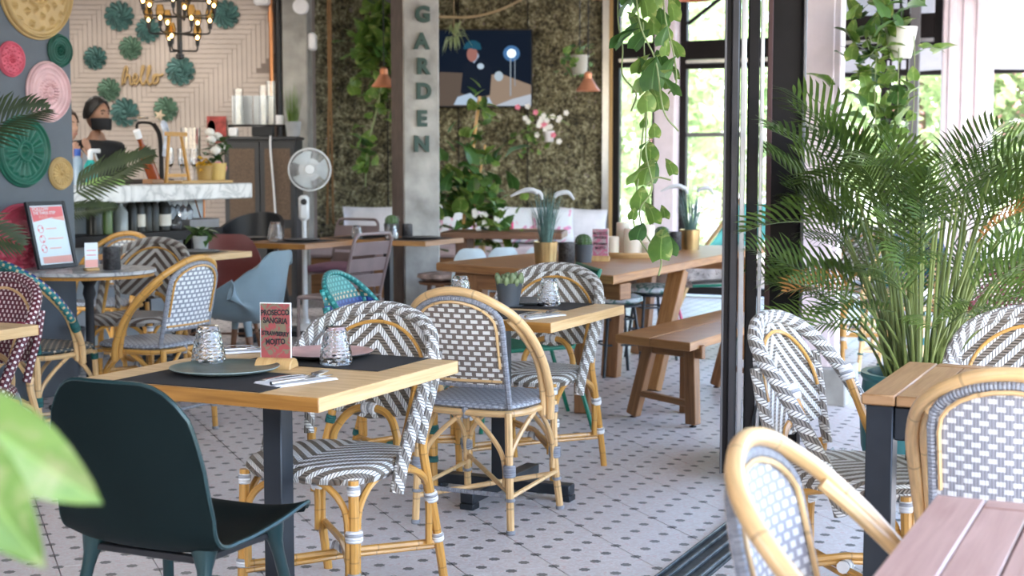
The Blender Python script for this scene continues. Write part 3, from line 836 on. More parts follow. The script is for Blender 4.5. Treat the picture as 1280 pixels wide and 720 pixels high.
# facade between room and terrace: near pink pillar on its plinth, steel post, folded doors, track
pn = struct('pillar_pink', MB().box((1.70, 8.08, 1.75), (.25, .25, 3.1), .012, rz=RZ), M['pink'])
obj('plinth', MB().box((1.74, 8.06, .10), (.36, .34, .21), .008, rz=RZ), M['concrete'], pn)
obj('pilaster', MB().box((1.735, 7.96, 1.75), (.15, .05, 3.1), .01, rz=RZ), M['pink'], pn)
sp_ = struct('post_steel', MB().box((1.21, 6.36, 1.65), (.15, .15, 3.3), .006, rz=RZ*.4), M['frame'])
obj('flange', MB().box((1.118, 6.29, 1.65), (.022, .10, 3.3), .003, rz=RZ*.4), plain('rust_primer', (.075, .026, .024), .5), sp_)
obj('flange', MB().box((1.268, 6.30, 1.65), (.014, .14, 3.3), .003, rz=RZ*.4), M['framegrey'], sp_)
for n, (x, y, wd) in enumerate(((.905, 5.96, .062), (1.003, 6.02, .046))):
    dn = thing('door_%d' % (n+1), None, None, (x, y, 0), -radians(9)); dn['kind'] = 'structure'
    obj('stile', MB().box((0, 0, 1.64), (wd, .07, 3.2), .004), M['frame'], dn)
    obj('stile', MB().box((0, .62, 1.64), (wd, .07, 3.2), .004), M['frame'], dn)
    for z in (.09, 3.2): obj('rail', MB().box((0, .31, z), (wd*.8, .56, .10), .004), M['frame'], dn)
    obj('pane', MB().box((0, .31, 1.65), (.012, .56, 3.0), 0), M['clear'], dn)
    if n == 0:
        obj('edge_profile', MB().box((-.028, -.030, 1.64), (.010, .02, 3.2), .002), M['framegrey'], dn)
        obj('edge_profile', MB().box((.012, -.040, 1.64), (.030, .02, 3.2), .004), plain('graphite_profile', (.05, .048, .052), .4, .3), dn)
        obj('edge_profile', MB().box((.045, -.020, 1.64), (.022, .03, 3.2), .003), M['silver'], dn)
    else: obj('edge_profile', MB().box((.033, -.02, 1.64), (.016, .03, 3.2), .003), M['silver'], dn)
tr = struct('trim_3', MB().box((0, 0, .004), (.15, 3.6, .012), .002), plain('dark_track_metal', (.045, .05, .055), .5, .6, .25, 30))
tr.location = (.745, 4.95, 0); tr.rotation_euler = (0, 0, RZ)
for x in (-.066, -.03, .018, .062): obj('rib', MB().box((x, 0, .014), (.009, 3.6, .014), .002), plain('worn_track_rib', (.14, .15, .16), .4, .7, .3, 25), tr)
cb = MB().tube(spl([(1.01, 6.05, .02), (1.0, 6.0, .15), (1.02, 5.97, .30), (1.055, 6.0, .40), (1.06, 6.05, .46)], 6), .006, 6)
bx_ = thing('floor_box', 'small black electrical box at the foot of the steel post with a cable', 'box', (1.035, 6.10, 0))
obj('body', MB().box((0, 0, .13), (.075, .07, .24), .006), M['frame'], bx_)
o = obj('cable', cb, M['black'], bx_); o.location = (-1.035, -6.10, 0)

# ------------------------------------------------------------------ out in the street
aw = thing('awning', 'white fabric awning stretched beyond the far pink pillar', 'awning', (0, 0, 0))
M['canvas'] = plain('white_awning_canvas', (.50, .51, .52), .8, var=.02)
A0, A1 = fac(1.9, 0, 1.7), fac(7.2, 0, 1.7); B0, B1 = fac(1.9, 0, -.6), fac(7.2, 0, -.6)
fb = MB().sheet(lambda u, v: tuple(A0.lerp(A1, u).lerp(B0.lerp(B1, u), v) + V((0, 0, 2.30+1.25*v - .03*sin(u*pi*4)**2))), 24, 4, .004)
obj('canvas', fb, M['canvas'], aw)
obj('front_bar', MB().tube([A0+V((0, 0, 2.28)), A1+V((0, 0, 2.28))], .03, 8), M['frame'], aw)
for t_ in (1.95, 7.15):
    obj('post', MB().tube([fac(t_, 0, 1.7), fac(t_, 2.28, 1.7)], .035, 8), M['frame'], aw)
lp_ = thing('lattice_post', 'dark perforated metal post behind the hanging plant', 'post', fac(3.02, 0, -.25), RZ)
for x in (-.16, -.10, -.02, .05): obj('upright', MB().box((x, 0, 1.65), (.022 if x > -.15 else .05, .03, 3.3)), M['frame'], lp_)
for k in range(24): obj('rung', MB().box((-.06, 0, .1+k*.138), (.22, .026, .055)), M['frame'], lp_)
obj('flat_bar', MB().box((.115, .0, 1.65), (.085, .06, 3.3)), M['framegrey'], lp_)
M['crown'] = leafmat('street_tree_leaves', (.16, .25, .10), (.42, .52, .26), None, .5, .4)
M['blossom'] = plain('pink_blossom', (.75, .35, .38), .6)
M['bark'] = plain('bark', (.12, .085, .06), .85, bump=.01, bs=20)
def tree(x, y, h, r, n, seed, label, pink=0):
    q = random.Random(seed); t = thing('street_tree', label, 'tree', (x, y, 0), 0, 'trees across the street')
    obj('trunk', MB().tube([(0, 0, -.07), (.05, 0, h*.35), (0, .05, h*.6)], [.14, .10, .06], 8), M['bark'], t)
    for nm, mt, cnt in (('crown', M['crown'], n), ('blossom', M['blossom'], int(n*pink))):
        if not cnt: continue
        mb = MB()
        for k in range(cnt):
            d = V((q.gauss(0, 1), q.gauss(0, 1), q.gauss(0, 1))).normalized()*(q.random()**.4)
            c = V((d.x*r, d.y*r, h*.58 + d.z*h*.46)); s_ = q.uniform(.09, .2)*(1 if nm == 'crown' else .6)
            e1 = V((q.gauss(0, 1), q.gauss(0, 1), q.gauss(0, .6))).normalized()*s_; e2 = e1.cross(V((q.gauss(0, 1), q.gauss(0, 1), q.gauss(0, 1)))).normalized()*s_*.5
            mb.add([c-e1, c+e2, c+e1, c-e2], [[0, 1, 2, 3]], [[(0, 0), (1, .5), (0, 1), (.2, .5)]])
        obj(nm, mb, mt, t, 0)
for k, (x, y, h, r, n, lb, pk_) in enumerate((
    (2.4, 25, 4.6, 1.9, 2600, 'green tree across the street seen through the narrow back window', .02),
    (4.3, 29, 5.5, 2.3, 2600, 'green tree across the street seen through the wide back window', .0),
    (7.6, 27, 5.0, 2.4, 3000, 'leafy tree beyond the terrace behind the big palm', .05),
    (11.0, 26, 5.2, 2.5, 4200, 'tree full of pink blossom beyond the awning', .5),
    (13.6, 31, 5.0, 2.5, 2600, 'tree with a few pink flowers furthest beyond the awning', .2))):
    tree(x, y, h, r, n, 40+k, lb, pk_)
def hedge(x0, x1, y, h, seed):
    q = random.Random(seed); mb = MB()
    for k in range(5200):
        c = V((q.uniform(x0, x1), y+q.uniform(-.3, .3), q.random()**.8*h)); s_ = q.uniform(.06, .13)
        e1 = V((q.gauss(0, 1), q.gauss(0, 1), q.gauss(0, .6))).normalized()*s_; e2 = e1.cross(V((q.gauss(0, 1), q.gauss(0, 1), q.gauss(0, 1)))).normalized()*s_*.5
        mb.add([c-e1, c+e2, c+e1, c-e2], [[0, 1, 2, 3]])
    tag(obj('hedge', mb, M['crown'], None, 0), 'pale sunlit hedge running along the far side of the street', 'hedge', kind='stuff')
hedge(-1, 16, 23.2, 1.35, 5)

# unseen canopy added over the terrace to hold back sky light
def canvas_mat():
    t = NT('added_shade_canvas'); t.base((.48, .47, .46)); t.set(Roughness=.9, Specular_IOR_Level=.1)
    tn = t.n('BsdfTranslucent'); tn.inputs[0].default_value = (.72, .70, .68, 1); mx = t.n('MixShader'); mx.inputs[0].default_value = .16
    t.l(t.b.outputs[0], mx.inputs[1]); t.l(tn.outputs[0], mx.inputs[2]); t.l(mx.outputs[0], t.t.nodes['Material Output'].inputs[0]); return t.m
cv = thing('added_canopy', 'added white canopy, unseen overhead, shading the terrace chairs', 'awning', (0, 0, 0))
obj('canvas', MB().sheet(lambda u, v: (-2.4 + 5.6*v + u*(3.9-.2*v), -2.6 + 16.4*v, 3.24 - .12*sin(pi*u)*sin(pi*v*3)**2), 10, 18, .004), canvas_mat(), cv)

struct('wall_added', MB().box((-4.3, -2.6, 1.65), (10.6, .2, 3.3), .005), plain('added_wall_paint', (.46, .42, .38), .8))  # unseen wall added behind the camera to block light from that side

# unseen ceiling lamps, added to brighten the plank wall and bar
for k, (x, y, e) in enumerate(((-4.3, 12.6, 9), (-3.1, 12.9, 9), (-3.6, 9.8, 7))):
    t = thing('added_ceiling_lamp', ('added ceiling downlight over the left of the plank wall', 'added ceiling downlight over the right of the plank wall', 'added ceiling downlight above the bar counter')[k], 'lamp', (x, y, 3.22), 0, 'added ceiling downlights')
    obj('housing', MB().lathe([(.09, 0), (.10, .005), (.10, .08), (0, .08)], 24, caps=False), M['frame'], t)
    obj('lens', MB().lathe([(0, .012), (.088, .012)], 24, caps=False), emit('added_lamp_lens', (1, .93, .82), 4), t)
    ld = bpy.data.lights.new('downlight', 'AREA'); ld.shape = 'DISK'; ld.size = .16; ld.energy = e; ld.color = (1, .94, .86)  # added light, no such lamp in view
    lo = bpy.data.objects.new('downlight', ld); COL.objects.link(lo); lo.parent = t; lo.location = (0, 0, -.004)
# ------------------------------------------------------------------ front room: chairs and tables
FV, BV, FU, BU = RZ, RZ + pi, RZ - pi/2, RZ + pi/2      # facing away, toward, right, left
GC = 'woven bistro chairs'
def at(o, x, y, rz, z=0): o.location = (x, y, z); o.rotation_euler = (0, 0, rz); return o
def lab(o, l, g=None):
    o['label'] = l
    if g: o['group'] = g
    return o
zA = make_zchair('bistro_chair', 'chevron woven bistro chair with white bindings tucked under the front oak table', M['chev'], M['chevrim'], M['cane'], M['wrapW'])
zA['group'] = GC; at(zA, -.545, 4.28, BV)
zC = dup(zA, (.075, 6.09, 0), BV, 'chevron woven bistro chair at the far side of the oak table with the potted succulent')
zG = dup(zA, (1.02, 4.10, 0), FU - .12, 'chevron woven bistro chair turned sideways by the dark-legged terrace table near the steel post')
zJ = dup(zA, (1.50, 4.16, 0), BV, 'chevron woven bistro chair behind the terrace table, in front of the big palm')
bB = make_bchair('bistro_chair', 'round-hooped bistro chair with taupe dash weave back and grey bindings, back to the camera', M['dashT'], M['dashS'], M['canelt'], M['wrapG'])
bB['group'] = GC; at(bB, -.085, 5.37, FV)
bI = make_bchair('bistro_chair', 'silver dash weave bistro chair with thick pale hoop at the pinkish slatted terrace table', M['dashG'], M['dashG'], M['canelt'], M['wrapG'])
bI['group'] = GC; at(bI, 1.205, 3.33, FV)
bH = dup(bI, (.650, 2.21, 0), FU - .02, 'closest bistro chair with silver weave, cut off by the bottom edge beside the slatted table')
bF = make_bchair('bistro_chair', 'grey and white check weave bistro chair turned sideways right of the round marble table', M['dashF'], M['dashS'], M['cane'], M['wrapG'])
bF['group'] = GC; at(bF, -1.78, 7.08, BU)
bK = dup(bF, (-2.60, 9.12, 0), BV+.1, 'grey and white check weave bistro chair behind the lantern, below the bar bottles')
bL = make_bchair('bistro_chair', 'teal bound bistro chair with dark dotted seat beside the round marble table', M['dashTb'], M['dashDk'], M['canelt'], M['wrapT'], None, 'chair', M['dashTb'])
bL['group'] = GC; at(bL, -2.27, 6.86, FV+.02)
zD = make_zchair('bistro_chair', 'teal and blue woven bistro chair with beige checks standing behind the front chevron chair', M['dashD2'], M['dashTr'], M['cane'], M['wrapT'], None, 'chair', True)
zD['group'] = GC; at(zD, -.455, 5.93, FU+.22)
zM = make_zchair('bistro_chair', 'burgundy dotted weave bistro chair with pale cane, cut off by the left edge', M['dashBg'], M['dashBg'], M['canelt'], M['wrapB'])
zM['group'] = GC; at(zM, -2.17, 5.52, BV)
zE = make_zchair('bistro_chair', 'brown and white chevron weave bistro chair behind the round marble table', M['chevB'], M['chevBrim'], M['cane'], M['wrapW'])
zE['group'] = GC; at(zE, -2.19, 8.30, pi - .22)
# grey cushion tie hanging off the burgundy chair
tie = MB()
tie.sheet(lambda u, v: (-.02+.05*u+.02*sin(v*5), .0+.012*sin(v*7+u), -.24*v), 3, 10, .003)
tie.sheet(lambda u, v: (-.06+.09*v, .02*sin(v*4), -.02-.05*v*v+.03*u), 3, 8, .003)
solo('cushion_tie', tie, plain('pale_grey_ribbon', (.42, .46, .50), .8), 'pale grey cushion tie hanging from the burgundy chair seat', 'ribbon', (-1.955, 5.56, .44), RZ)

sh = make_shell_chair('shell_chair', 'dark green-black moulded shell chair with its back to the camera at the front table', M['shell'], M['shelledge'], M['black'])
at(sh, -.815, 3.545, FV)
ed = MB(); f_ = shell_sheet(0)
rim = [f_(0, v/40) for v in range(1, 40)] + [f_(u/16, 1) for u in range(17)] + [f_(1, v/40) for v in range(39, 0, -1)]
obj('shell_edge', ed.tube(rim, .0062, 6), M['shelledge'], sh)

T1 = make_table('dining_table', 'light oak square table in front laid for two, on a dark steel post', .765, .76, M['oak'], M['steelblue'])
T1['group'] = 'square oak tables'; at(T1, -.666, 4.045, radians(-25.2))
T2 = dup(T1, (-.043, 5.735, 0), radians(-25.2), 'light oak square table with potted succulent on a black cross foot')
for r in (T2,):
    for ch in r.children:
        if ch.name.startswith('base_bar'): ch.location.z = 0
T3 = dup(T1, (-2.20, 9.42, 0), RZ, 'oak table just below the bar shelf of bottles'); T3.scale = (.92, .92, 1)
T4 = make_table('dining_table', 'long oak table with grey plates in front of the white fan', 1.05, .70, M['oakdark'], M['black'])
T4['group'] = 'square oak tables'; at(T4, -1.82, 10.92, RZ)
T5 = dup(T4, (-.93, 11.22, 0), RZ, 'long oak table with plates and a cactus in front of the lettered column'); T5.scale = (.96, .9, 1)
T5.location = (-.97, 11.27, 0)
TN = dup(T1, (-2.30, 4.95, 0), RZ, 'oak table of which only a corner shows at the left edge by the burgundy chair')
TN.location = (-2.22, 5.0, 0)

# round marble bistro table
def marble(name, c=(.62, .61, .59), vein=(.30, .30, .31), sc=4):
    t = NT(name); o = t.coord('Object'); n = t.noise(o, sc, 8, 1.6)
    d = t.math('ABSOLUTE', t.math('SUBTRACT', n, .5))
    t.base(t.ramp(d, [(.0, vein), (.035, tuple(k*.86 for k in c)), (.12, c)])); t.set(Roughness=.22)
    return t.m
M['marble'] = marble('grey_veined_marble'); M['marbleW'] = marble('white_marble', (.72, .71, .68), (.42, .42, .41), 3)
rt = thing('bistro_table', 'small round marble table on a cast iron post beside the slate wall', 'table', (-2.325, 7.885, 0))
obj('table_top', MB().lathe([(.0, .732), (.352, .732), (.362, .737), (.362, .750), (.357, .755), (0, .755)], 56), M['marble'], rt)
obj('edge_band', MB().lathe([(.340, .716), (.350, .716), (.352, .731), (.340, .732), (.340, .716)], 48, caps=False), M['canedk'], rt)
obj('post', MB().lathe([(.034, .05), (.030, .12), (.026, .2), (.034, .24), (.024, .28), (.024, .58), (.036, .62), (.028, .66), (.05, .70), (.12, .716)], 20), M['black'], rt)
for k in range(4):
    a = pi/4 + k*pi/2
    obj('foot', MB().tube(spl([(.03*cos(a), .03*sin(a), .10), (.12*cos(a), .12*sin(a), .075), (.22*cos(a), .22*sin(a), .022), (.25*cos(a), .25*sin(a), .014)], 4), [.022]*4+[.018]*4+[.014]*5, 8), M['black'], rt)

# terrace tables: slatted tops on dark square legs
def slat_table(name, label, w, d, mt, legmat, ns, h=.75):
    t = thing(name, label, 'table')
    e = .085
    obj('table_edge', MB().box((-w/2+e/2, 0, h-.014), (e, d, .028), .004), mt, t)
    obj('table_edge', MB().box((w/2-e/2, 0, h-.014), (e, d, .028), .004), mt, t)
    obj('table_edge', MB().box((0, d/2-.03, h-.014), (w-2*e-.004, .06, .0275), .003), mt, t)
    obj('table_edge', MB().box((0, -d/2+.03, h-.014), (w-2*e-.004, .06, .0275), .003), mt, t)
    sw = (w-2*e)/ns
    for k in range(ns): obj('slat', MB().box((-w/2+e+sw*(k+.5), 0, h-.0145), (sw-.0045, d-.124, .0265), .0012), mt, t)
    for y in (-.22, 0, .22): obj('batten', MB().box((0, y*d/.66, h-.037), (w-2*e+.03, .15, .016), .002), mt, t)
    for sx in (-1, 1):
        for sy in (-1, 1): obj('leg', MB().box((sx*(w/2-.045), sy*(d/2-.045), (h-.028)/2), (.068, .068, h-.029), .003), legmat, t)
    for sx in (-1, 1): obj('apron', MB().box((sx*(w/2-.045), 0, h-.075), (.05, d-.16, .085), .003), legmat, t)
    for sy in (-1, 1): obj('apron', MB().box((0, sy*(d/2-.045), h-.075), (w-.16, .05, .085), .003), legmat, t)
    return t
T6 = slat_table('terrace_table', 'brown slatted terrace table with dark square legs before the palm', .66, .66, M['teak'], M['steelblue'], 6)
c6 = V((.885, 3.612, 0)) + V((UX, UY, 0))*.33 + V((VX, VY, 0))*.33; at(T6, c6.x, c6.y, RZ)
T7 = slat_table('terrace_table', 'pinkish weathered slatted table in the lower right corner', .80, .80, M['pinkteak'], M['steelblue'], 8)
c7 = V((.747, 2.495, 0)) + V((UX, UY, 0))*.40 - V((VX, VY, 0))*.40; at(T7, c7.x, c7.y, RZ)

# ------------------------------------------------------------------ things laid on the tables
def on(T, x, y, z=.75):
    a = T.rotation_euler[2]; return (T.location.x + x*cos(a) - y*sin(a), T.location.y + x*sin(a) + y*cos(a), z)
RT = radians(-25.2)
def placemat(T, x, y, label, w=.42, d=.30, rz=RT): return solo('placemat', MB().box((0, 0, .0016), (w, d, .0026), .0006), M['mat'], label, 'placemat', on(T, x, y, .7502), rz, 'black placemats')
placemat(T1, -.03, -.225, 'black placemat under the grey-green plate', .47)
placemat(T1, .05, .225, 'black placemat under the pink plate', .47)
M['plateG'] = plain('grey_green_glaze', (.075, .098, .082), .35, var=.2, vs=14, Specular_IOR_Level=.35)
M['plateGb'] = plain('pale_celadon_body', (.30, .38, .36), .4)
M['plateP'] = plain('pink_glaze', (.55, .33, .30), .3, var=.12, vs=12)
M['plateD'] = plain('dark_stoneware', (.035, .033, .033), .4)
M['plateGr'] = plain('grey_stoneware', (.115, .12, .125), .35, var=.1)
p = make_plate('dinner_plate', 'grey-green glazed plate nearest the dark shell chair', M['plateGb'], M['plateG'], .152); p['group'] = 'dinner plates'
p.location = (-.800, 3.975, .753)
p = make_plate('dinner_plate', 'pink glazed plate with dark rim behind the drinks sign', M['plateD'], M['plateP'], .145); p['group'] = 'dinner plates'
p.location = (-.562, 4.30, .753)
g1 = make_glass('tumbler', 'upturned cut-glass tumbler left of the drinks sign'); g1['group'] = 'upturned tumblers'; g1.location = (-.874, 4.115, .7535)
g2 = make_glass('tumbler', 'upturned cut-glass tumbler right of the drinks sign by the chevron chair'); g2['group'] = 'upturned tumblers'; g2.location = (-.508, 4.12, .7535)
g2.scale = (.97, .97, .97)
def setting(x, y, rz, which, z=.7535):
    n = make_napkin('napkin', 'folded white napkin ' + which); at(n, x, y, rz, z); n['group'] = 'folded napkins'
    k = make_knife('table_knife', 'steel knife on the napkin ' + which); at(k, x+.028*cos(rz), y+.028*sin(rz), rz+.05, z+.0068); k['group'] = 'table knives'
    f = make_fork('table_fork', 'steel fork on the napkin ' + which); at(f, x-.010*cos(rz), y-.010*sin(rz), rz-.02, z+.007); f['group'] = 'table forks'
    return n, k, f
setting(-.575, 3.80, RT-.35, 'at the near right corner of the front table', .7505)
s2 = setting(-.835, 4.43, RT-.75, 'at the far left of the front table', .7505)

# drinks sign in a wooden block
def drinks_sign(loc, rz, label, bg1, bg2, scale=1, lines=('PROSECCO', 'SANGRIA', 'STRAWBERRY', 'MOJITO')):
    t = thing('drinks_sign', label, 'sign', loc, rz, 'drinks signs'); t.scale = (scale,)*3
    b = MB()
    pts = [(.034*cos(a), .030*sin(a)) for a in [pi*k/10 for k in range(11)]]
    pr = MB().prism([(q[0], q[1]) for q in pts], -.055, .055, .003)
    pr.xf(Matrix.Rotation(pi/2, 4, 'Z') @ Matrix.Rotation(pi/2, 4, 'X'))
    obj('block', pr, M['blockwood'], t)
    obj('holder', MB().box((0, 0, .102), (.094, .006, .170), .001), M['acrylic'], t)
    tt = NT('camouflage_print'); o = tt.coord('Object'); n = tt.noise(o, 34, 3, 2.0); n2 = tt.noise(o, 140, 3)
    c = tt.mix(tt.math('GREATER_THAN', n, .52), bg1, bg2); c = tt.mix(tt.math('MULTIPLY', n2, .5), c, (.13, .11, .09)); tt.base(c); tt.set(Roughness=.35)
    cdp = obj('card', MB().box((0, -.0036, .103), (.088, .0012, .162), 0), tt.m, t)
    y = .150
    ink = plain('black_marker', (.012, .010, .012), .5, var=0)
    for k, (wd, sz) in enumerate(zip(lines, (.0215, .0225, .0166, .0215))):
        me = text_mesh(wd, sz, .0003, .0009, sx=.78); me.materials.append(ink)
        o = obj('lettering', me, None, t); o.location = (0, -.0046, (.158, .135, .098, .075)[k]); o.rotation_euler = (pi/2, (-.03, .03, .04, -.04)[k], 0)
    return t
drinks_sign((-.672, 4.07, .7505), RT+.22, 'small red and olive drinks sign in a wood block on the front table', (.40, .055, .06), (.21, .17, .10))

# table 2
placemat(T2, -.02, -.19, 'black placemat at the near side of the succulent table', .40)
placemat(T2, .06, .20, 'black placemat at the far side of the succulent table', .40)
pl = make_plate('dinner_plate', 'grey plate behind the tumbler on the succulent table', M['plateGr'], M['plateGr'], .13); pl.location = (.06, 5.945, .753); pl['group'] = 'dinner plates'
def tum(loc, label, s=1):
    c = dup(g1, loc, rnd.random(), label); c.scale = (s,)*3; return c
tum((.150, 5.85, .7535), 'upturned cut-glass tumbler on the succulent table by the chevron chair', 1)
tum((-.215, 5.96, .7535), 'upturned cut-glass tumbler peeking over the hooped taupe chair', 1)
setting(.10, 5.44, RT-.35, 'beside the succulent pot', .7505)
# succulent in a slate pot
M['slatepot'] = plain('slate_blue_ceramic', (.062, .072, .085), .5)
M['succ'] = plain('succulent_green', (.16, .21, .10), .5, var=.15, vs=20)
def pot_shape(r0, r1, h, wall=.004): return [(0, .001), (r0, 0), (r1, h), (r1-wall, h), (r1-wall-.002, h-.012), (0, h-.014)]
sc_ = thing('potted_succulent', 'finger-leaved succulent in a slate pot on the oak table', 'plant', (-.012, 5.83, .7505))
obj('pot', MB().lathe(pot_shape(.040, .055, .098), 32), M['slatepot'], sc_)
obj('saucer', MB().lathe([(0, .0005), (.052, 0), (.060, .006), (.056, .008), (0, .004)], 32), M['slatepot'], sc_)
q = random.Random(3)
for k in range(24):
    a = q.random()*2*pi; r = .042*sqrt(q.random()); h = q.uniform(.035, .062); o_ = V((r*cos(a), r*sin(a), .082)); d = V((cos(a)*r*8, sin(a)*r*8, 1)).normalized()
    obj('leaf', MB().tube([o_, o_+d*h*.4, o_+d*h*.8, o_+d*h], [.008, .0125, .0115, .005], 8), M['succ'], sc_, 180)

# ------------------------------------------------------------------ long communal table, bench, stools
ct = thing('long_table', 'long thick brown oak communal table with slanting legs', 'table')
pts = [(-.439, 8.327), (.519, 7.35), (1.78, 10.02), (.80, 10.28)]
obj('table_top', MB().prism(pts, .712, .760, .006), M['bench'], ct)
def bar(a, b, w_, d_, rz=0):
    a, b = V(a), V(b); m = MB().box((0, 0, 0), (w_, d_, (b-a).length), .005)
    z = (b-a).normalized(); x = V((cos(rz), sin(rz), 0)); x = (x - z*x.dot(z)).normalized(); y = z.cross(x)
    R = Matrix((x, y, z)).transposed().to_4x4(); R.translation = (a+b)/2
    return m.xf(R)
ax = radians(-30)
obj('leg', bar((.385, 7.62, 0), (.385, 7.70, .70), .085, .075, ax), M['oakdark'], ct)
obj('leg', bar((-.24, 8.22, 0), (-.20, 8.25, .70), .12, .075, ax), M['oakdark'], ct)
obj('crosspiece', bar((-.30, 8.36, .66), (.60, 7.56, .66), .10, .09, ax+pi/2), M['oakdark'], ct)
obj('leg', bar((.82, 8.40, 0), (1.00, 8.60, .70), .10, .075, ax), M['bench'], ct)
obj('leg', bar((.62, 8.95, 0), (.66, 8.98, .70), .11, .075, ax), M['oakdark'], ct)
obj('leg', bar((1.62, 9.75, 0), (1.54, 9.70, .70), .12, .075, ax), M['bench'], ct)
obj('leg', bar((.90, 10.05, 0), (.95, 10.0, .70), .12, .075, ax), M['oakdark'], ct)
obj('crosspiece', bar((.95, 9.97, .66), (1.60, 9.78, .66), .10, .09, ax+pi/2), M['oakdark'], ct)
be = thing('bench', 'brown oak bench with splayed trestle legs alongside the long table', 'bench')
NL, NR = V((.536, 7.413, 0)), V((.879, 7.054, 0)); dl = V((.50, .866, 0))*1.45; dr = V((.48, .877, 0))*1.45
midn = NL.lerp(NR, .47); midf = (NL+dl).lerp(NR+dr, .47); gp = (NR-NL).normalized()*.0015
obj('plank', MB().prism([tuple(k[:2]) for k in (NL, midn-gp, midf-gp, NL+dl)], .405, .45, .004), M['bench'], be)
obj('plank', MB().prism([tuple(k[:2]) for k in (midn+gp, NR, NR+dr, midf+gp)], .405, .45, .004), M['bench'], be)
ea = math.atan2((NR-NL).y, (NR-NL).x)
for s_, e in ((.10, 1), (.90, -1)):
    L_ = (NL+dl*s_).lerp(NR+dr*s_, .0); R_ = (NL+dl*s_).lerp(NR+dr*s_, 1.0)
    ex = (R_-L_).normalized()
    la = obj('leg', bar(L_ + ex*.045 + V((0, 0, .014)), L_ + ex*.165 + V((0, 0, .405)), .068, .05, ea), M['oakdark'], be)
    ra = obj('leg', bar(R_ - ex*.045 + V((0, 0, .014)), R_ - ex*.060 + V((0, 0, .405)), .068, .05, ea), M['oakdark'], be)
    for lg, pnt in ((la, L_+ex*.045), (ra, R_-ex*.045)): obj('glide', MB().lathe([(.018, 0), (.018, .006), (.008, .008), (.008, .016)], 12, tuple(pnt)), M['black'], lg)
    obj('stretcher', bar(L_ + ex*.085 + V((0, 0, .135)), R_ - ex*.065 + V((0, 0, .115)), .05, .03, pi/2), M['oakdark'], be)
    obj('crosspiece', bar(L_ + ex*.09 + V((0, 0, .388)), R_ + ex*.02 + V((0, 0, .388)), .032, .07, pi/2), M['oakdark'], be)
obj('leg', bar(NL.lerp(NR, .5)+dl*.32, NL.lerp(NR, .5)+dl*.32+V((0, 0, .405)), .075, .05, ea), M['oakdark'], be)

M['leafcush'] = None
def leafcushion_mat():
    t = NT('teal_leaf_print'); o = t.coord('Object'); n = t.noise(o, 14, 3, 2.2)
    t.base(t.ramp(n, [(.36, (.05, .13, .13)), (.47, (.16, .30, .27)), (.53, (.55, .60, .62)), (.66, (.42, .45, .50))])); t.set(Roughness=.85)
    return t.m
M['leafcush'] = leafcushion_mat()
def stool(x, y, h, label, s=1):
    t = thing('stool', label, 'stool', (x, y, 0), .3, 'metal stools')
    obj('seat', MB().lathe([(0, h-.012), (.155, h-.012), (.158, h), (0, h)], 24), M['steelblue'], t)
    for k in range(4):
        a = pi/4+k*pi/2
        obj('leg', MB().tube([(.12*cos(a), .12*sin(a), h-.012), (.19*cos(a), .19*sin(a), 0)], .0105, 8), M['steelblue'], t)
    for z in (.20, .36):
        r = .19-.07*z/h; pp = [(r*cos(pi/4+k*pi/2), r*sin(pi/4+k*pi/2), z) for k in range(4)]
        for k in range(4): obj('rung', MB().tube([pp[k], pp[(k+1) % 4]], .007, 6), M['steelblue'], t)
    c = solo('seat_cushion', MB().lathe([(0, 0), (.13, .002), (.168, .022), (.165, .045), (.12, .062), (.05, .064), (0, .058)], 28), M['leafcush'], 'teal leaf-print cushion on the ' + label.split(' at ')[0], 'cushion', (x, y, h+.001), 0, 'leaf-print cushions')
stool(.66, 9.05, .45, 'nearer grey metal stool at the long table')
stool(.95, 9.78, .45, 'farther grey metal stool at the long table')
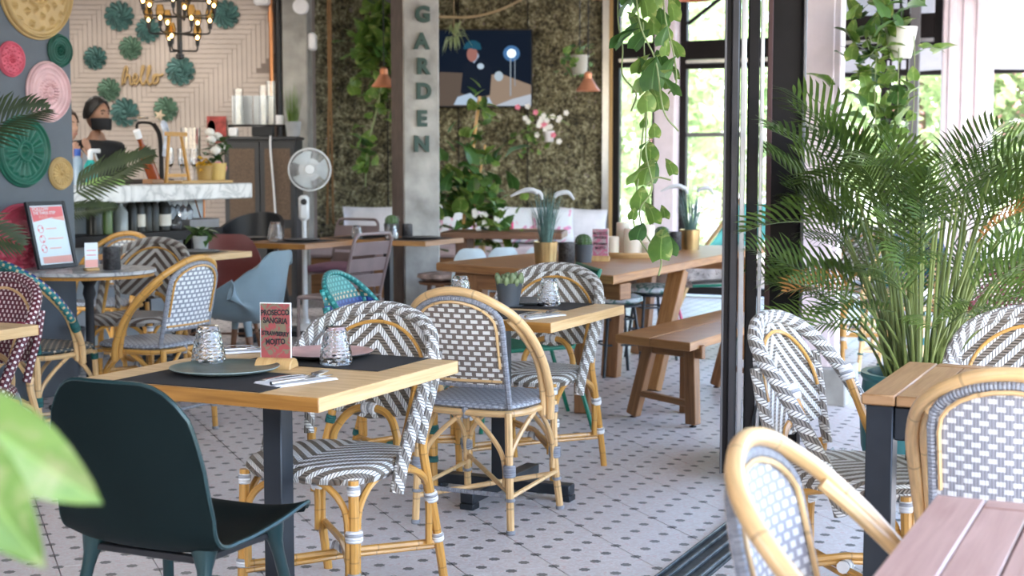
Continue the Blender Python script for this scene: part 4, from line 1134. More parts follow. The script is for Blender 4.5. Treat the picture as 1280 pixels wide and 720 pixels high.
# ------------------------------------------------------------------ on the long table
Z76 = .7605
M['brass'] = plain('brushed_brass', (.50, .36, .17), .28, .9, .06)
M['lantern'] = plain('embossed_dark_metal', (.045, .043, .045), .35, .5, .3, 60, bump=.003, bs=90)
M['grassblade'] = plain('blue_green_grass', (.10, .19, .17), .5, var=.15, vs=30)
M['plume'] = plain('white_plume', (.66, .67, .68), .9, bump=.003, bs=300)
M['wax'] = plain('cream_candle_wax', (.78, .70, .58), .5, var=.02, Subsurface_Weight=.15)
M['cactus'] = plain('cactus_green', (.05, .10, .03), .6, var=.2, vs=30)
def grass_pot(x, y, label, seed, plumes=3, s=1):
    q = random.Random(seed); t = thing('potted_grass', label, 'plant', (x, y, Z76), 0, 'grasses in brass pots')
    obj('pot', MB().lathe(pot_shape(.060, .070, .132), 36), M['brass'], t)
    b = MB()
    for k in range(90):
        a = q.random()*2*pi; r = .04*sqrt(q.random()); h = q.uniform(.16, .34); lean = q.uniform(.03, .15)
        o_ = V((r*cos(a), r*sin(a), .115)); tip = o_ + V((cos(a)*lean*.8, sin(a)*lean*.8, h)); w_ = V((-sin(a), cos(a), 0))*.0028
        m = o_.lerp(tip, .55) - V((cos(a), sin(a), 0))*lean*.12
        b.add([o_-w_, o_+w_, m-w_, m+w_, tip], [[0, 1, 3, 2], [2, 3, 4]])
    tag(obj('blades', b, M['grassblade'], t, 0), kind='stuff')
    for k in range(plumes):
        sx = (-1, -.35, 1)[k]; base = V((.01*k-.01, 0, .12)); top = V((sx*.05, .02*k-.02, .40-.01*k))
        arc = spl([top, top+V((sx*.02, 0, .022)), top+V((sx*.075, .0, .028-.008*(k == 0))), top+V((sx*.13-.02, 0, -.012)), ], 6) if k != 1 else spl([top+V((0, 0, -.02)), top+V((-.02, 0, .018)), top+V((-.08, 0, .030)), top+V((-.115, 0, .018))], 6)
        st = obj('stalk', MB().tube([base, base.lerp(top, .5), top], .0016, 5), M['grassblade'], t)
        n = len(arc); obj('plume', MB().tube(arc, [.006+.008*sin(pi*min(1, (i+1)/n*1.02)) for i in range(n)], 8), M['plume'], st, 180)
    return t
grass_pot(.190, 8.10, 'white-plumed blue-green grass in a brass pot at the near end of the long table', 1)
grass_pot(1.19, 9.62, 'white-plumed grass in a brass pot at the far end of the long table', 2)
def lantern(loc, label, s=1):
    t = thing('candle_lantern', label, 'lantern', loc, 0, 'dark embossed lanterns'); t.scale = (s,)*3
    obj('body', MB().lathe([(0, .001), (.046, 0), (.048, .004), (.048, .122), (.044, .122), (.043, .01), (0, .008)], 32), M['lantern'], t)
    obj('candle', MB().lathe([(0, .009), (.03, .009), (.03, .05), (0, .05)], 16), M['wax'], t)
lantern((.312, 8.22, Z76), 'dark embossed candle lantern beside the near brass pot on the long table')
lantern((1.075, 9.52, Z76), 'dark embossed candle lantern beside the far brass pot on the long table')
lantern((-2.185, 7.84, .7555), 'dark embossed candle lantern on the round marble table', 1.0)
def cactus(loc, label, potmat, s=1, r=.05, round_=True):
    t = thing('potted_cactus', label, 'plant', loc, 0, 'cacti in pots'); t.scale = (s,)*3
    obj('pot', MB().lathe(pot_shape(.046, .056, .105), 28), potmat, t)
    pr = [(.001, .085)] + [(r*sin(pi*.08+pi*.90*k/12)**.8, .088+.075*(1-cos(pi*k/12))/2*1.0) for k in range(1, 12)] + [(.001, .165)]
    obj('cactus_body', MB().lathe(pr, 48, fn=lambda i, k: 1-.13*abs(((k/48*12) % 1)-.5)*2), M['cactus'], t, 180)
    sp = MB(); q = random.Random(5)
    for k in range(12):
        for j in range(5):
            a = 2*pi*(k+.5)/12; zz = .095+.014*j; rr = r*sin(pi*(.12+.8*j/5.5))**.8
            c = V((rr*cos(a), rr*sin(a), zz)); d = V((cos(a), sin(a), .3))
            for e in (-1, 1): sp.tube([c, c+d*.012+V((-sin(a), cos(a), 0))*.006*e], [.0007, .0002], 3)
    tag(obj('spines', sp, M['napkin'], t, 0), kind='stuff')
cactus((.415, 8.34, Z76), 'round cactus in a slate pot beside the near lantern on the long table', M['slatepot'])
cactus((.975, 9.36, Z76), 'round cactus in a slate pot by the far lantern on the long table', M['slatepot'])
drinks_sign((.520, 8.46, Z76), RZ*.3, 'pink and grey drinks sign on the long table before the candles', (.62, .16, .27), (.52, .40, .42), 1.02)
tray = solo('candle_tray', MB().lathe([(0, 0), (.185, 0), (.20, .018), (.20, .034), (.19, .034), (.18, .012), (0, .010)], 40), M['oak'], 'round wooden tray holding white pillar candles on the long table', 'tray', (.735, 8.86, Z76))
def candle(dx, dy, r, h, label):
    t = thing('pillar_candle', label, 'candle', (.735+dx, 8.86+dy, Z76+.0125), 0, 'pillar candles on the tray')
    obj('wax', MB().lathe([(0, 0), (r, 0), (r, h-.004), (r-.004, h), (r*.6, h-.006), (0, h-.012)], 28), M['wax'], t)
    obj('wick', MB().tube([(0, 0, h-.013), (.001, 0, h+.004), (.003, 0, h+.010)], .0013, 5), M['black'], t)
candle(-.115, -.06, .036, .115, 'short cream candle at the left of the tray')
candle(-.045, .07, .042, .195, 'tall cream candle behind the short one on the tray')
candle(.005, -.055, .055, .165, 'thick white candle at the front of the tray')
candle(.095, .015, .050, .185, 'tall white candle at the right of the tray')
candle(.10, -.085, .030, .085, 'small squat candle at the right front of the tray')

# ------------------------------------------------------------------ round marble table: poster, sign, lantern
pf = thing('framed_poster', 'black-framed red and white poster leaning on the slate wall on the round table', 'poster', (-2.505, 7.92, .7555))
pf.rotation_euler = (0, 0, RZ+pi/2)
W_, H_ = .30, .375
tilt = Matrix.Translation((0, 0, .002)) @ Matrix.Rotation(-radians(13), 4, 'X')
fr = MB()
for sx in (-1, 1): fr.box((sx*(W_/2-.011), 0, H_/2), (.022, .018, H_), .002)
for z in (.011, H_-.011): fr.box((0, 0, z), (W_-.044, .018, .022), .002)
fr.box((0, .007, H_/2), (W_-.04, .004, H_-.04), 0)
obj('frame', fr.xf(tilt), M['black'], pf)
M['paper'] = plain('poster_paper', (.74, .80, .84), .4, var=.01)
M['coral'] = plain('coral_print', (.80, .18, .19), .45, var=.02)
M['peach'] = plain('peach_print', (.85, .42, .36), .45, var=.02)
def flat(pts, y, mt, nm='print'):
    mb = MB().add([V((x, y, z)) for x, z in pts], [list(range(len(pts)))]); return obj(nm, mb.xf(tilt), mt, pf, 0)
hw = W_/2-.022
flat([(-hw, .022), (hw, .022), (hw, H_-.022), (-hw, H_-.022)], -.001, M['paper'], 'paper')
flat([(-hw+.012, .262), (hw*.25, .285), (hw-.006, .272), (hw-.006, H_-.03), (-hw+.006, H_-.03)], -.0018, M['coral'], 'header_print')
flat([(hw*.1, .280), (hw-.006, .263), (hw-.006, .290)], -.0022, M['peach'], 'header_print')
flat([(-hw+.03, .03), (hw-.004, .03), (hw-.004, .068), (-hw+.03, .066)], -.0018, M['peach'], 'footer_print')
def ptext(s_, x, z, size, mt, align='LEFT'):
    me = text_mesh(s_, size, .0001, .0004, align); me.materials.append(mt)
    me.transform(tilt @ Matrix.Translation((x, -.0026, z)) @ Matrix.Rotation(pi/2, 4, 'X')); return obj('lettering', me, None, pf, 0)
ptext('FOLLOW', -hw+.02, .333, .030, M['napkin']); ptext('THE THREE-STEP', -hw+.02, .310, .023, M['napkin']); ptext('RULES', -hw+.06, .288, .024, M['peach'])
for k, z in enumerate((.222, .166, .112)):
    mb = MB(); cx = -hw+.055; R1 = .0225
    for i in range(24):
        a0, a1 = 2*pi*i/24, 2*pi*(i+1)/24
        r0 = R1*(.42 if (i+k*6) % 12 < 3 else .86)
        mb.add([V((cx+r*cos(a), -.002, z+r*sin(a))) for r, a in ((r0, a0), (R1, a0), (R1, a1), (r0, a1))], [[0, 1, 2, 3]])
    obj('icon_print', mb.xf(tilt), M['coral'], pf, 0)
    mb = MB(); mb.add([V((x, -.002, zz)) for x, zz in ((cx+.042, z-.003), (cx+(.12, .16, .13)[k], z-.003), (cx+(.12, .16, .13)[k], z+.003), (cx+.042, z+.003))], [[0, 1, 2, 3]])
    obj('text_line', mb.xf(tilt), M['peach'], pf, 0)
fg = MB().add([V((x, -.0036, z)) for x, z in ((-hw, .022), (hw, .022), (hw, H_-.022), (-hw, H_-.022))], [[0, 1, 2, 3]]).xf(tilt)
obj('glazing', fg, M['clear'], pf, 0)
ts = thing('table_sign', 'narrow white table sign with red bars in a wood block on the round table', 'sign', (-2.265, 7.735, .7555), RZ+1.05)
obj('block', MB().box((0, 0, .009), (.075, .05, .018), .006), M['blockwood'], ts)
obj('card', MB().box((0, 0, .085), (.072, .003, .135), .0005), M['paper'], ts)
obj('red_bar', MB().box((0, -.0022, .04), (.07, .001, .04), 0), M['peach'], ts)
for z in (.11, .085): obj('text_line', MB().box((0, -.0022, z), (.05, .001, .004), 0), M['coral'], ts)

# ------------------------------------------------------------------ plaster medallions on the slate wall
def medallion(b, z, R, mt, style, label, name='ceiling_rose'):
    t = thing(name, label, 'medallion', ab(-5.88, b, z), RZ, 'painted ceiling roses on the slate wall')
    bump = lambda q, c, w_: math.exp(-((q-c)/w_)**2)
    def hgt(q, th):
        h = .010*min(1, (1-q)/.03) + .020*bump(q, .95, .035)
        if style == 'rings':
            h += .010*bump(q, .80, .03) + .010*bump(q, .62, .03) + .012*bump(q, .42, .035)*(1+.5*sin(24*th)) + .022*bump(q, .24, .05)*(1+.6*sin(14*th)) + .03*bump(q, 0, .12)
        elif style == 'flutes':
            h += .012*bump(q, .84, .03) + (.016*abs(cos(9*th)) if .30 < q < .76 else 0)*min(1, (.76-q)/.05, (q-.30)/.05) + .020*bump(q, .26, .05) + .03*bump(q, 0, .12)
        else:
            leafy = max(0, sin(16*th + 7*q))*max(0, sin(22*q + 2.2*sin(8*th)))
            h += (.022*leafy*min(1, (.86-q)/.05, (q-.36)/.05) if .36 < q < .86 else 0) + .012*bump(q, .87, .02) + .016*bump(q, .33, .03) + .012*bump(q, .20, .06)*(1+.8*sin(10*th)) + .035*bump(q, 0, .10)
        return h*(.6 + R*2.6)
    def f(u, v):
        q = 1 - v*.999; th = 2*pi*u; return (hgt(q, th), R*q*cos(th), R*q*sin(th))
    mb = MB().grid(f, 120 if R > .12 else 80, 40 if R > .12 else 26)
    mb.lathe([(R, -.001), (R, .001)], 60, caps=False) if False else None
    obj('rose', mb, mt, t, 180)
    obj('rim', MB().tube([(.004, R*.985*cos(2*pi*k/60), R*.985*sin(2*pi*k/60)) for k in range(60)], .011*(.5+R*2), 8, closed=True), mt, t)
    return t
def paintm(n, c): return plain(n, c, .5, var=.06, vs=12)
M['gold'] = paintm('ochre_gold_paint', (.50, .335, .13)); M['rosepink'] = paintm('coral_pink_paint', (.62, .10, .15)); M['dkgreen'] = paintm('bottle_green_paint', (.008, .085, .055))
M['blush'] = paintm('blush_pink_paint', (.72, .46, .46)); M['raspberry'] = paintm('raspberry_paint', (.42, .045, .08)); M['green2'] = paintm('emerald_paint', (.012, .12, .075))
medallion(6.195, 2.30, .275, M['gold'], 'ornate', 'large ochre gold ceiling rose cut off by the top edge')
medallion(5.995, 1.90, .092, M['rosepink'], 'ornate', 'small coral pink ceiling rose below the gold one')
medallion(6.37, 1.97, .090, M['dkgreen'], 'rings', 'small bottle green ceiling rose beside the gold one')
medallion(6.27, 1.735, .166, M['blush'], 'rings', 'blush pink ceiling rose with smooth rings')
medallion(6.065, 1.40, .195, M['green2'], 'flutes', 'large emerald ceiling rose behind the palm leaf')
medallion(6.35, 1.275, .088, M['gold'], 'flutes', 'small ochre gold ceiling rose by the wall corner')
medallion(6.03, .86, .245, M['raspberry'], 'ornate', 'large raspberry red ceiling rose behind the framed poster')

# ------------------------------------------------------------------ zinc flowers, script sign, pipes on the plank wall
M['zinc'] = plain('verdigris_metal', (.055, .135, .125), .5, .3, .25, 14)
M['zinc2'] = plain('leaf_green_metal', (.09, .17, .115), .5, .3, .2, 14)
def zincflower(b, z, R, label, mt, pet=12):
    t = thing('metal_flower', label, 'wall decoration', (b, 14.215, z), -pi/2, 'metal flowers on the plank wall')
    rot = Matrix.Rotation(pi/2, 4, 'Y'); pm = []
    for lay, (rr, zz, off) in enumerate(((1, .012, 0), (.72, .03, .5), (.45, .045, 0))):
        mb = MB()
        for k in range(pet):
            a = 2*pi*(k+off)/pet; d = V((cos(a), sin(a), 0)); e = V((-sin(a), cos(a), 0)); w_ = R*rr*.24
            o_ = V((0, 0, zz*.7)); m1 = d*R*rr*.65 + V((0, 0, zz)); tip = d*R*rr + V((0, 0, zz+.012)); pt = d*R*rr*1.06+V((0, 0, zz+.004))
            mb.add([o_, m1-e*w_, m1+V((0, 0, .006)), m1+e*w_, tip-e*w_*.7, tip+e*w_*.7, pt], [[0, 1, 2], [0, 2, 3], [1, 4, 6, 2], [2, 6, 5, 3]])
        obj('petals', mb.xf(rot), mt, t, 0)
    obj('heart', MB().lathe([(R*.16, .045), (R*.17, .055), (R*.08, .064), (.001, .066)], 14).xf(rot), mt, t)
for k, (b, z, R, lb, mt) in enumerate((
    (-3.826, 2.764, 0.142, 'verdigris metal flower left of the chandelier', M['zinc']), (-3.55, 2.63, 0.12, 'verdigris metal flower behind the chandelier arms', M['zinc']),
    (-3.724, 2.457, 0.112, 'green metal flower above the script sign', M['zinc2']), (-4.071, 2.362, 0.112, 'leftmost small verdigris metal flower on the plank wall', M['zinc']),
    (-3.242, 2.236, 0.14, 'verdigris metal flower right under the chandelier', M['zinc']), (-2.793, 2.78, 0.135, 'verdigris metal flower right of the chandelier', M['zinc']),
    (-3.944, 2.054, 0.112, 'green metal flower above the masked man', M['zinc2']), (-3.795, 1.833, 0.138, 'verdigris metal flower beside the masked man', M['zinc']),
    (-3.392, 1.865, 0.118, 'green metal flower behind the beer tap', M['zinc2']))): zincflower(b, z, R, lb, mt)
hp = spl([(-.25, -.085, 0), (-.235, .03, 0), (-.20, .11, 0), (-.185, .07, 0), (-.225, -.07, 0), (-.20, .0, 0), (-.165, .02, 0), (-.15, -.07, 0), (-.115, -.06, 0), (-.075, .0, 0), (-.095, .035, 0), (-.12, -.02, 0), (-.085, -.07, 0), (-.03, .0, 0), (.01, .105, 0), (-.015, .10, 0), (-.03, -.02, 0), (-.005, -.075, 0), (.05, .0, 0), (.085, .105, 0), (.06, .10, 0), (.045, -.02, 0), (.07, -.075, 0), (.12, -.03, 0), (.15, .025, 0), (.115, .01, 0), (.115, -.06, 0), (.165, -.05, 0), (.17, .01, 0), (.15, .03, 0), (.20, .02, 0), (.235, .035, 0)], 5)
hello = thing('script_sign', 'gold cursive hello sign on the plank wall', 'sign', (-3.605, 14.20, 2.173), 0)
obj('lettering', MB().tube(hp, .013, 6).xf(Matrix.Rotation(pi/2, 4, 'X') @ Matrix.Diagonal((.84, .95, 1, 1))), plain('gold_script', (.50, .34, .15), .35, .4), hello, 180)
M['copper'] = plain('copper_tube', (.55, .24, .11), .3, .9, .08)
pp = thing('copper_pipe', 'copper pipe running down the plank wall beside the black pipe', 'pipe', (-2.345, 14.17, 0))
obj('tube', MB().tube([(0, 0, 1.45), (0, 0, 3.29)], .022, 10), M['copper'], pp)
for z in (1.95, 2.75): obj('joint', MB().tube([(0, 0, z-.05), (0, 0, z+.05)], .029, 10), M['copper'], pp)
solo('black_pipe', MB().tube([(0, 0, 1.5), (0, 0, 3.29)], .026, 10), M['black'], 'black pipe running down beside the copper pipe', 'pipe', (-2.275, 14.17, 0))
wp = thing('wall_poster', 'red wall poster with a pale portrait panel above the bar flowers', 'poster', (-2.895, 14.19, 1.66), 0)
obj('sheet', MB().box((0, 0, 0), (.19, .006, .27), .001), plain('red_poster', (.34, .055, .045), .6, var=.3, vs=22), wp)
obj('pale_panel', MB().lathe([(0, 0), (.05, 0)], 20).xf(Matrix.Translation((-.05, -.005, .02)) @ Matrix.Rotation(pi/2, 4, 'X') @ Matrix.Diagonal((.8, 1.5, 1, 1))), plain('pale_print', (.45, .38, .34), .6, var=.2, vs=30), wp, 0)
solo('wall_speaker', MB().box((0, 0, 0), (.10, .16, .12), .02), M['napkin'], 'small white wall speaker at the top beside the copper pipe', 'speaker', (-2.422, 14.14, 2.922), -pi/2)
sl = thing('spotlight', 'round white spotlight high on the concrete pillar', 'lamp', (-2.035, 14.12, 2.84)); obj('body', MB().lathe([(.06, 0), (.075, .03), (.075, .10), (.0, .11)], 20).xf(Matrix.Rotation(pi/2, 4, 'X')), M['napkin'], sl)
solo('wall_sensor', MB().box((0, 0, 0), (.08, .12, .17), .02), M['napkin'], 'small white sensor at the edge of the concrete pillar', 'sensor', (-1.955, 14.25, 2.52))

# ------------------------------------------------------------------ bar
bar_ = thing('bar_counter', 'bar with a thick white marble top and pale grey front', 'bar', (0, 0, 0))
def ABbox(a0, a1, b0, b1, z0, z1, bev=.004): return slab_ab(a0, a1, b0, b1, z0, z1, bev)
obj('counter_top', ABbox(-7.25, -6.56, 6.62, 9.16, 1.068, 1.185, .008), M['marbleW'], bar_)
obj('front_panel', ABbox(-7.15, -6.80, 6.65, 8.86, .02, 1.066), plain('pale_grey_bar_front', (.33, .36, .38), .5, var=.06, vs=4), bar_)
obj('end_trim', ABbox(-7.15, -6.80, 8.862, 8.885, .02, 1.066), M['copper'], bar_)
for b in (7.9, 8.75): obj('strap', MB().tube([ab(-6.79, b, 1.06), ab(-6.60, b-.12, .80)], .006, 5), M['copper'], bar_)
sf = thing('bottle_shelf', 'dark low shelf holding bottles along the bar front', 'shelf', (0, 0, 0))
obj('board', ABbox(-6.78, -6.52, 7.0, 8.72, .79, .86), M['frame'], sf)
obj('planter_box', ABbox(-6.775, -6.53, 8.35, 8.70, .862, .93), M['framegrey'], sf)
for b in (7.1, 8.0, 8.5): obj('bracket', ABbox(-6.70, -6.62, b-.02, b+.02, 0, .79), M['frame'], sf)
wine = plain('dark_wine_bottle', (.010, .010, .008), .3, var=.02, Specular_IOR_Level=.25); foil = plain('gold_foil', (.55, .34, .10), .35, .7); labw = plain('cream_label', (.62, .58, .50), .7)
gr = plain('green_bottle', (.08, .13, .035), .3, Specular_IOR_Level=.3); cl = plain('silver_clear_bottle', (.22, .24, .235), .25)
def bottle(b, h, r, mt, label, cap=True, grp='bottles on the bar shelf', lb=True, a=-6.62):
    t = thing('bottle', label, 'bottle', ab(a, b, .861), 0, grp)
    obj('body', MB().lathe([(0, 0), (r, 0), (r, h*.58), (r*.7, h*.68), (r*.36, h*.76), (r*.34, h*.88), (0, h*.88)], 16), mt, t)
    if cap: obj('cap', MB().lathe([(r*.38, h*.84), (r*.40, h), (0, h)], 12), foil, t)
    if lb: obj('label', MB().lathe([(r+.0015, h*.12), (r+.0015, h*.42)], 16), labw, t)
bottle(7.46, .34, .055, wine, 'big dark bottle at the left end of the bar shelf', False, lb=False)
bottle(7.575, .34, .042, gr, 'green bottle second from the left on the bar shelf', False, lb=False)
bottle(7.72, .24, .05, cl, 'squat clear bottle left of the gold-capped ones', False, lb=False)
for k, (b, nm) in enumerate(((7.83, 'first'), (7.91, 'second'), (7.985, 'third'), (8.06, 'fourth'))): bottle(b, .28+.01*(k % 2), .042, wine, '%s gold-capped dark wine bottle counting from the clear bottle' % nm, lb=k in (1,))
bottle(8.16, .27, .052, wine, 'last gold-capped dark bottle with a broad cream label', True)
bottle(8.235, .27, .045, wine, 'gold-capped dark bottle beside the clear glasses', True, a=-6.66)
stem = glass('clear_stemware', (.95, .97, .98), .02)
for k in range(6):
    b = 8.30+.065*(k % 3); a = -6.60 - .10*(k//3)
    t = thing('stem_glass', ('front left', 'front middle', 'front right', 'rear left', 'rear middle', 'rear right')[k] + ' clear upturned glass in the cluster right of the shelf bottles', 'glass', ab(a, b, .861 if b < 8.33 else .9305), 0, 'glasses on the bar shelf')
    obj('bowl', MB().lathe([(.026, 0), (.032, .03), (.03, .07), (.012, .10), (.005, .11), (.005, .15), (.03, .155), (0, .158)], 14), M['tumbler'], t)

# things on the counter
Zc = 1.186
def onbar(a, b): return ab(a, b, Zc)
tray2 = thing('serving_tray', 'low wooden tray on the bar under the flower pot and jars', 'tray', onbar(-6.80, 8.77), RZ)
obj('base', MB().box((0, 0, .010), (.24, .62, .020), .004), M['blockwood'], tray2)
dr = plain('dark_bar_rail', (.06, .045, .04), .6)
solo('drip_rail', MB().box((0, 0, .016), (.30, .78, .03), .004), dr, 'dark drip rail at the back of the bar top', 'tray', onbar(-7.08, 8.30), RZ)
tap = thing('beer_tap', 'black curved beer tap with a slim blue and white handle', 'tap', onbar(-6.95, 8.565))
obj('column', MB().tube(spl([(0, 0, 0), (0, 0, .22), (-.01, 0, .36), (-.05, -.01, .44)], 6), .017, 12), M['frame'], tap)
obj('spout', MB().tube(spl([(-.04, -.01, .425), (-.08, -.03, .445), (-.15, -.07, .44), (-.155, -.07, .37)], 5), .011, 10), M['frame'], tap)
obj('lever', MB().tube([(-.22, -.10, .475), (-.08, -.03, .48)], .009, 8), M['steel'], tap)
obj('handle', MB().tube(spl([(.045, -.05, .20), (.06, -.06, .34), (.03, -.05, .46)], 5), [.026]*5+[.025]*5+[.014], 12), plain('tap_handle_paint', (.42, .47, .58), .3, var=.35, vs=12), tap)
obj('star', MB().lathe([(0, -.008), (.045, 0), (0, .008)], 10, (0, 0, 0), lambda i, k: 1 if k % 2 == 0 else .45).xf(Matrix.Translation((.01, -.06, .50)) @ Matrix.Rotation(pi/2, 4, 'X')), plain('cream_star', (.62, .48, .34), .5), tap)
amber = plain('amber_liquor', (.24, .045, .008), .15)
bt = thing('tilted_bottle', 'amber bottle leaning in its holder on the bar', 'bottle', onbar(-6.78, 8.293), RZ)
Rm = Matrix.Rotation(-radians(28), 4, 'X') @ Matrix.Translation((0, 0, .0))
obj('body', MB().lathe([(0, .03), (.042, .03), (.044, .24), (.018, .32), (.016, .38), (0, .38)], 16).xf(Matrix.Rotation(radians(28), 4, 'X')), amber, bt)
obj('cap', MB().lathe([(.024, .37), (.026, .43), (.0, .43)], 12).xf(Matrix.Rotation(radians(28), 4, 'X')), M['napkin'], bt)
obj('cradle', MB().box((0, -.03, .018), (.09, .14, .034), .006), M['oakdark'], bt)
ea_ = thing('wooden_easel', 'small golden wood easel frame on the bar before the glass vase', 'easel', onbar(-6.74, 8.478), RZ)
obj('frame', MB().box((0, -.10, .19), (.02, .02, .37), rx=-.12).box((0, .10, .19), (.02, .02, .37), rx=.25).box((0, .0, .36), (.022, .24, .03)).box((0, .0, .06), (.02, .22, .025)), plain('golden_wood', (.50, .26, .06), .45), ea_)
for k in range(5):
    q_ = thing('bar_glass', ('leftmost', 'second', 'middle', 'fourth', 'rightmost')[k] + ' clear stem glass standing behind the little easel on the bar', 'glass', onbar(-6.92-.06*(k % 2), 8.62+.075*k), 0, 'glasses on the bar top')
    obj('bowl', MB().lathe([(.03, 0), (.03, .004), (.005, .01), (.005, .10), (.03, .14), (.037, .20), (.033, .26), (.030, .26), (.034, .20), (.027, .143), (0, .12)], 14), M['tumbler'], q_)
vs_ = thing('glass_vase', 'tall clear glass cylinder on the bar', 'vase', onbar(-7.0, 8.979))
obj('cylinder', MB().lathe([(0, 0), (.075, 0), (.075, .42), (.070, .42), (.070, .012), (0, .010)], 24), M['tumbler'], vs_)
fp_ = thing('flower_pot', 'yellow wooden pot of white blossoms on the bar tray', 'flowers', ab(-6.80, 9.02, Zc+.021))
obj('pot', MB().lathe(pot_shape(.07, .085, .13), 20), plain('yellow_wood_pot', (.62, .43, .13), .5), fp_)
fp2 = thing('flower_pot', 'small ochre pot beside the yellow one on the bar tray', 'flowers', ab(-6.78, 8.86, Zc+.021))
obj('pot', MB().lathe(pot_shape(.05, .065, .11), 20), plain('ochre_pot', (.36, .22, .06), .5), fp2)
M['foliage'] = leafmat('mid_green_leaf', (.025, .07, .018), (.085, .17, .045))
M['yellow'] = plain('yellow_petal', (.75, .42, .02), .6); M['whitep'] = plain('white_petal', (.80, .76, .70), .6); M['pinkp'] = plain('pink_petal', (.80, .22, .30), .6)
lfm = leaf_mesh(.09, .04, .4, 2, 4, False)
def tuft(parent, n, r, h, z0, mt, seed, L=.09, nm='foliage'):
    q = random.Random(seed); mb = MB()
    for k in range(n):
        a = q.random()*2*pi; Mx = Matrix.Translation((q.gauss(0, r*.5), q.gauss(0, r*.5), z0+q.random()*h)) @ Matrix.Rotation(a, 4, 'Z') @ Matrix.Rotation(q.uniform(-.5, .9), 4, 'X') @ Matrix.Scale(q.uniform(.7, 1.3)*L/.09, 4)
        mb.join(lfm, Mx)
    return obj(nm, mb, mt, parent, 60)
tuft(fp_, 46, .09, .18, .12, M['foliage'], 3)
for k, (x, y, z) in enumerate(((-.02, -.05, .30), (.03, .05, .25), (.0, .09, .33), (-.04, .0, .36), (.02, -.09, .22))):
    obj('blossom', MB().lathe([(.001, -.035), (.035, -.012), (.042, .01), (.02, .032), (.001, .036)], 10, (x, y, z)), M['whitep'], fp_, 180)
obj('pink_bloom', MB().lathe([(.001, -.05), (.05, -.03), (.06, .01), (.03, .045), (.001, .05)], 10, (.0, .14, .09), lambda i, k: 1+.12*(k % 2)), M['pinkp'], fp_, 180)
tuft(fp2, 14, .06, .06, .10, M['yellow'], 8, .07, 'yellow_leaves')
sb = thing('spray_bottle', 'turquoise spray bottle with a white trigger by the masked man', 'bottle', onbar(-7.05, 7.92), RZ)
obj('body', MB().lathe([(0, 0), (.045, 0), (.047, .13), (.022, .17), (0, .172)], 16), plain('turquoise_plastic', (.02, .36, .33), .3), sb)
obj('trigger', MB().box((0, .0, .205), (.03, .035, .07), .006).box((.0, .045, .235), (.028, .10, .03), .006).box((0, .06, .19), (.012, .012, .06), .003, rx=.5), M['napkin'], sb)
sb2 = thing('water_bottle', 'blue-capped pale bottle beside the spray bottle', 'bottle', onbar(-7.15, 7.90), RZ)
obj('body', MB().lathe([(0, 0), (.035, 0), (.036, .17), (.018, .2), (0, .2)], 16), plain('pale_blue_bottle', (.35, .45, .55), .25), sb2)
obj('cap', MB().lathe([(.024, .2), (.024, .25), (0, .25)], 12), plain('blue_cap', (.01, .08, .42), .35), sb2)
cl_ = MB().grid(lambda u, v: ((u-.5)*.14, (v-.5)*.34, .055*sin(pi*u)**.6*sin(pi*v)**.5+.008*sin(u*17+v*9)), 14, 16)
solo('green_cloth', cl_, plain('lime_green_cloth', (.28, .46, .13), .8), 'crumpled lime green cloth on the bar top', 'cloth', onbar(-6.78, 7.76), RZ, None, 180)

# ------------------------------------------------------------------ cabinet, fan, black chair by the far corner
cabm = plain('charcoal_cabinet', (.035, .036, .040), .45); rat = plain('brown_rattan_mesh', (.13, .085, .055), .7, var=.2, vs=120, bump=.002, bs=250)
CX, CY = -2.305, 13.42
cb_ = thing('cabinet', 'charcoal cabinet with brown rattan doors in the far corner', 'cabinet', (CX, CY, 0), -.03)
obj('body', MB().box((0, .01, .80), (.66, .36, 1.50), .004), cabm, cb_)
obj('top', MB().box((0, 0, 1.565), (.69, .41, .028), .004), cabm, cb_)
obj('plinth', MB().box((0, .02, .025), (.62, .32, .05), .003), cabm, cb_)
for s_ in (-1, 1):
    dn = obj('door', MB().box((s_*.163, -.181, .80), (.318, .022, 1.46), .003), cabm, cb_)
    for (z0, z1) in ((.12, .74), (.82, 1.47)): obj('rattan_panel', MB().box((s_*.163, -.1935, (z0+z1)/2), (.235, .004, z1-z0), .001), rat, dn)
    obj('knob', MB().lathe([(.012, 0), (.02, .012), (.015, .022), (0, .024)], 12).xf(Matrix.Translation((s_*.022, -.192, .78)) @ Matrix.Rotation(pi/2, 4, 'X')), M['brass'], dn)
ZC = 1.5795
hu = thing('cabinet_riser', 'low dark riser shelf standing on the charcoal cabinet', 'shelf', (CX-.06, CY+.06, ZC))
obj('board', MB().box((0, 0, .105), (.52, .22, .016), .003), M['frame'], hu)
for s_ in (-1, 1): obj('side', MB().box((s_*.25, 0, .0485), (.014, .21, .097), .002), M['frame'], hu)
ZR = ZC+.1135
for k, (x, w_) in enumerate(((-.18, .19), (.02, .19))):
    solo('frosted_screen', MB().box((0, 0, .135), (w_, .03, .27), .004), plain('frosted_white_screen_%d' % k, (.62, .66, .68), .4, var=.06), ('left' if k == 0 else 'right') + ' pale frosted panel standing on the cabinet riser', 'panel', (CX+x-.03, CY+.10, ZR))
for k, (x, r, h) in enumerate(((-.20, .045, .33), (.03, .04, .36), (.10, .045, .40))):
    t = thing('tall_vase', ('clear glass vase before the left frosted panel', 'slim clear glass vase before the right frosted panel', 'tallest clear glass vase at the right on the cabinet riser')[k], 'vase', (CX+x-.03, CY+.02, ZR)); obj('cylinder', MB().lathe([(0, 0), (r, 0), (r, h), (r-.004, h), (r-.004, .01), (0, .01)], 20), M['tumbler'], t)
solo('white_cube', MB().box((0, 0, .04), (.08, .06, .08), .008), M['napkin'], 'small white box at the left front of the cabinet top', 'box', (CX-.25, CY-.14, ZC))
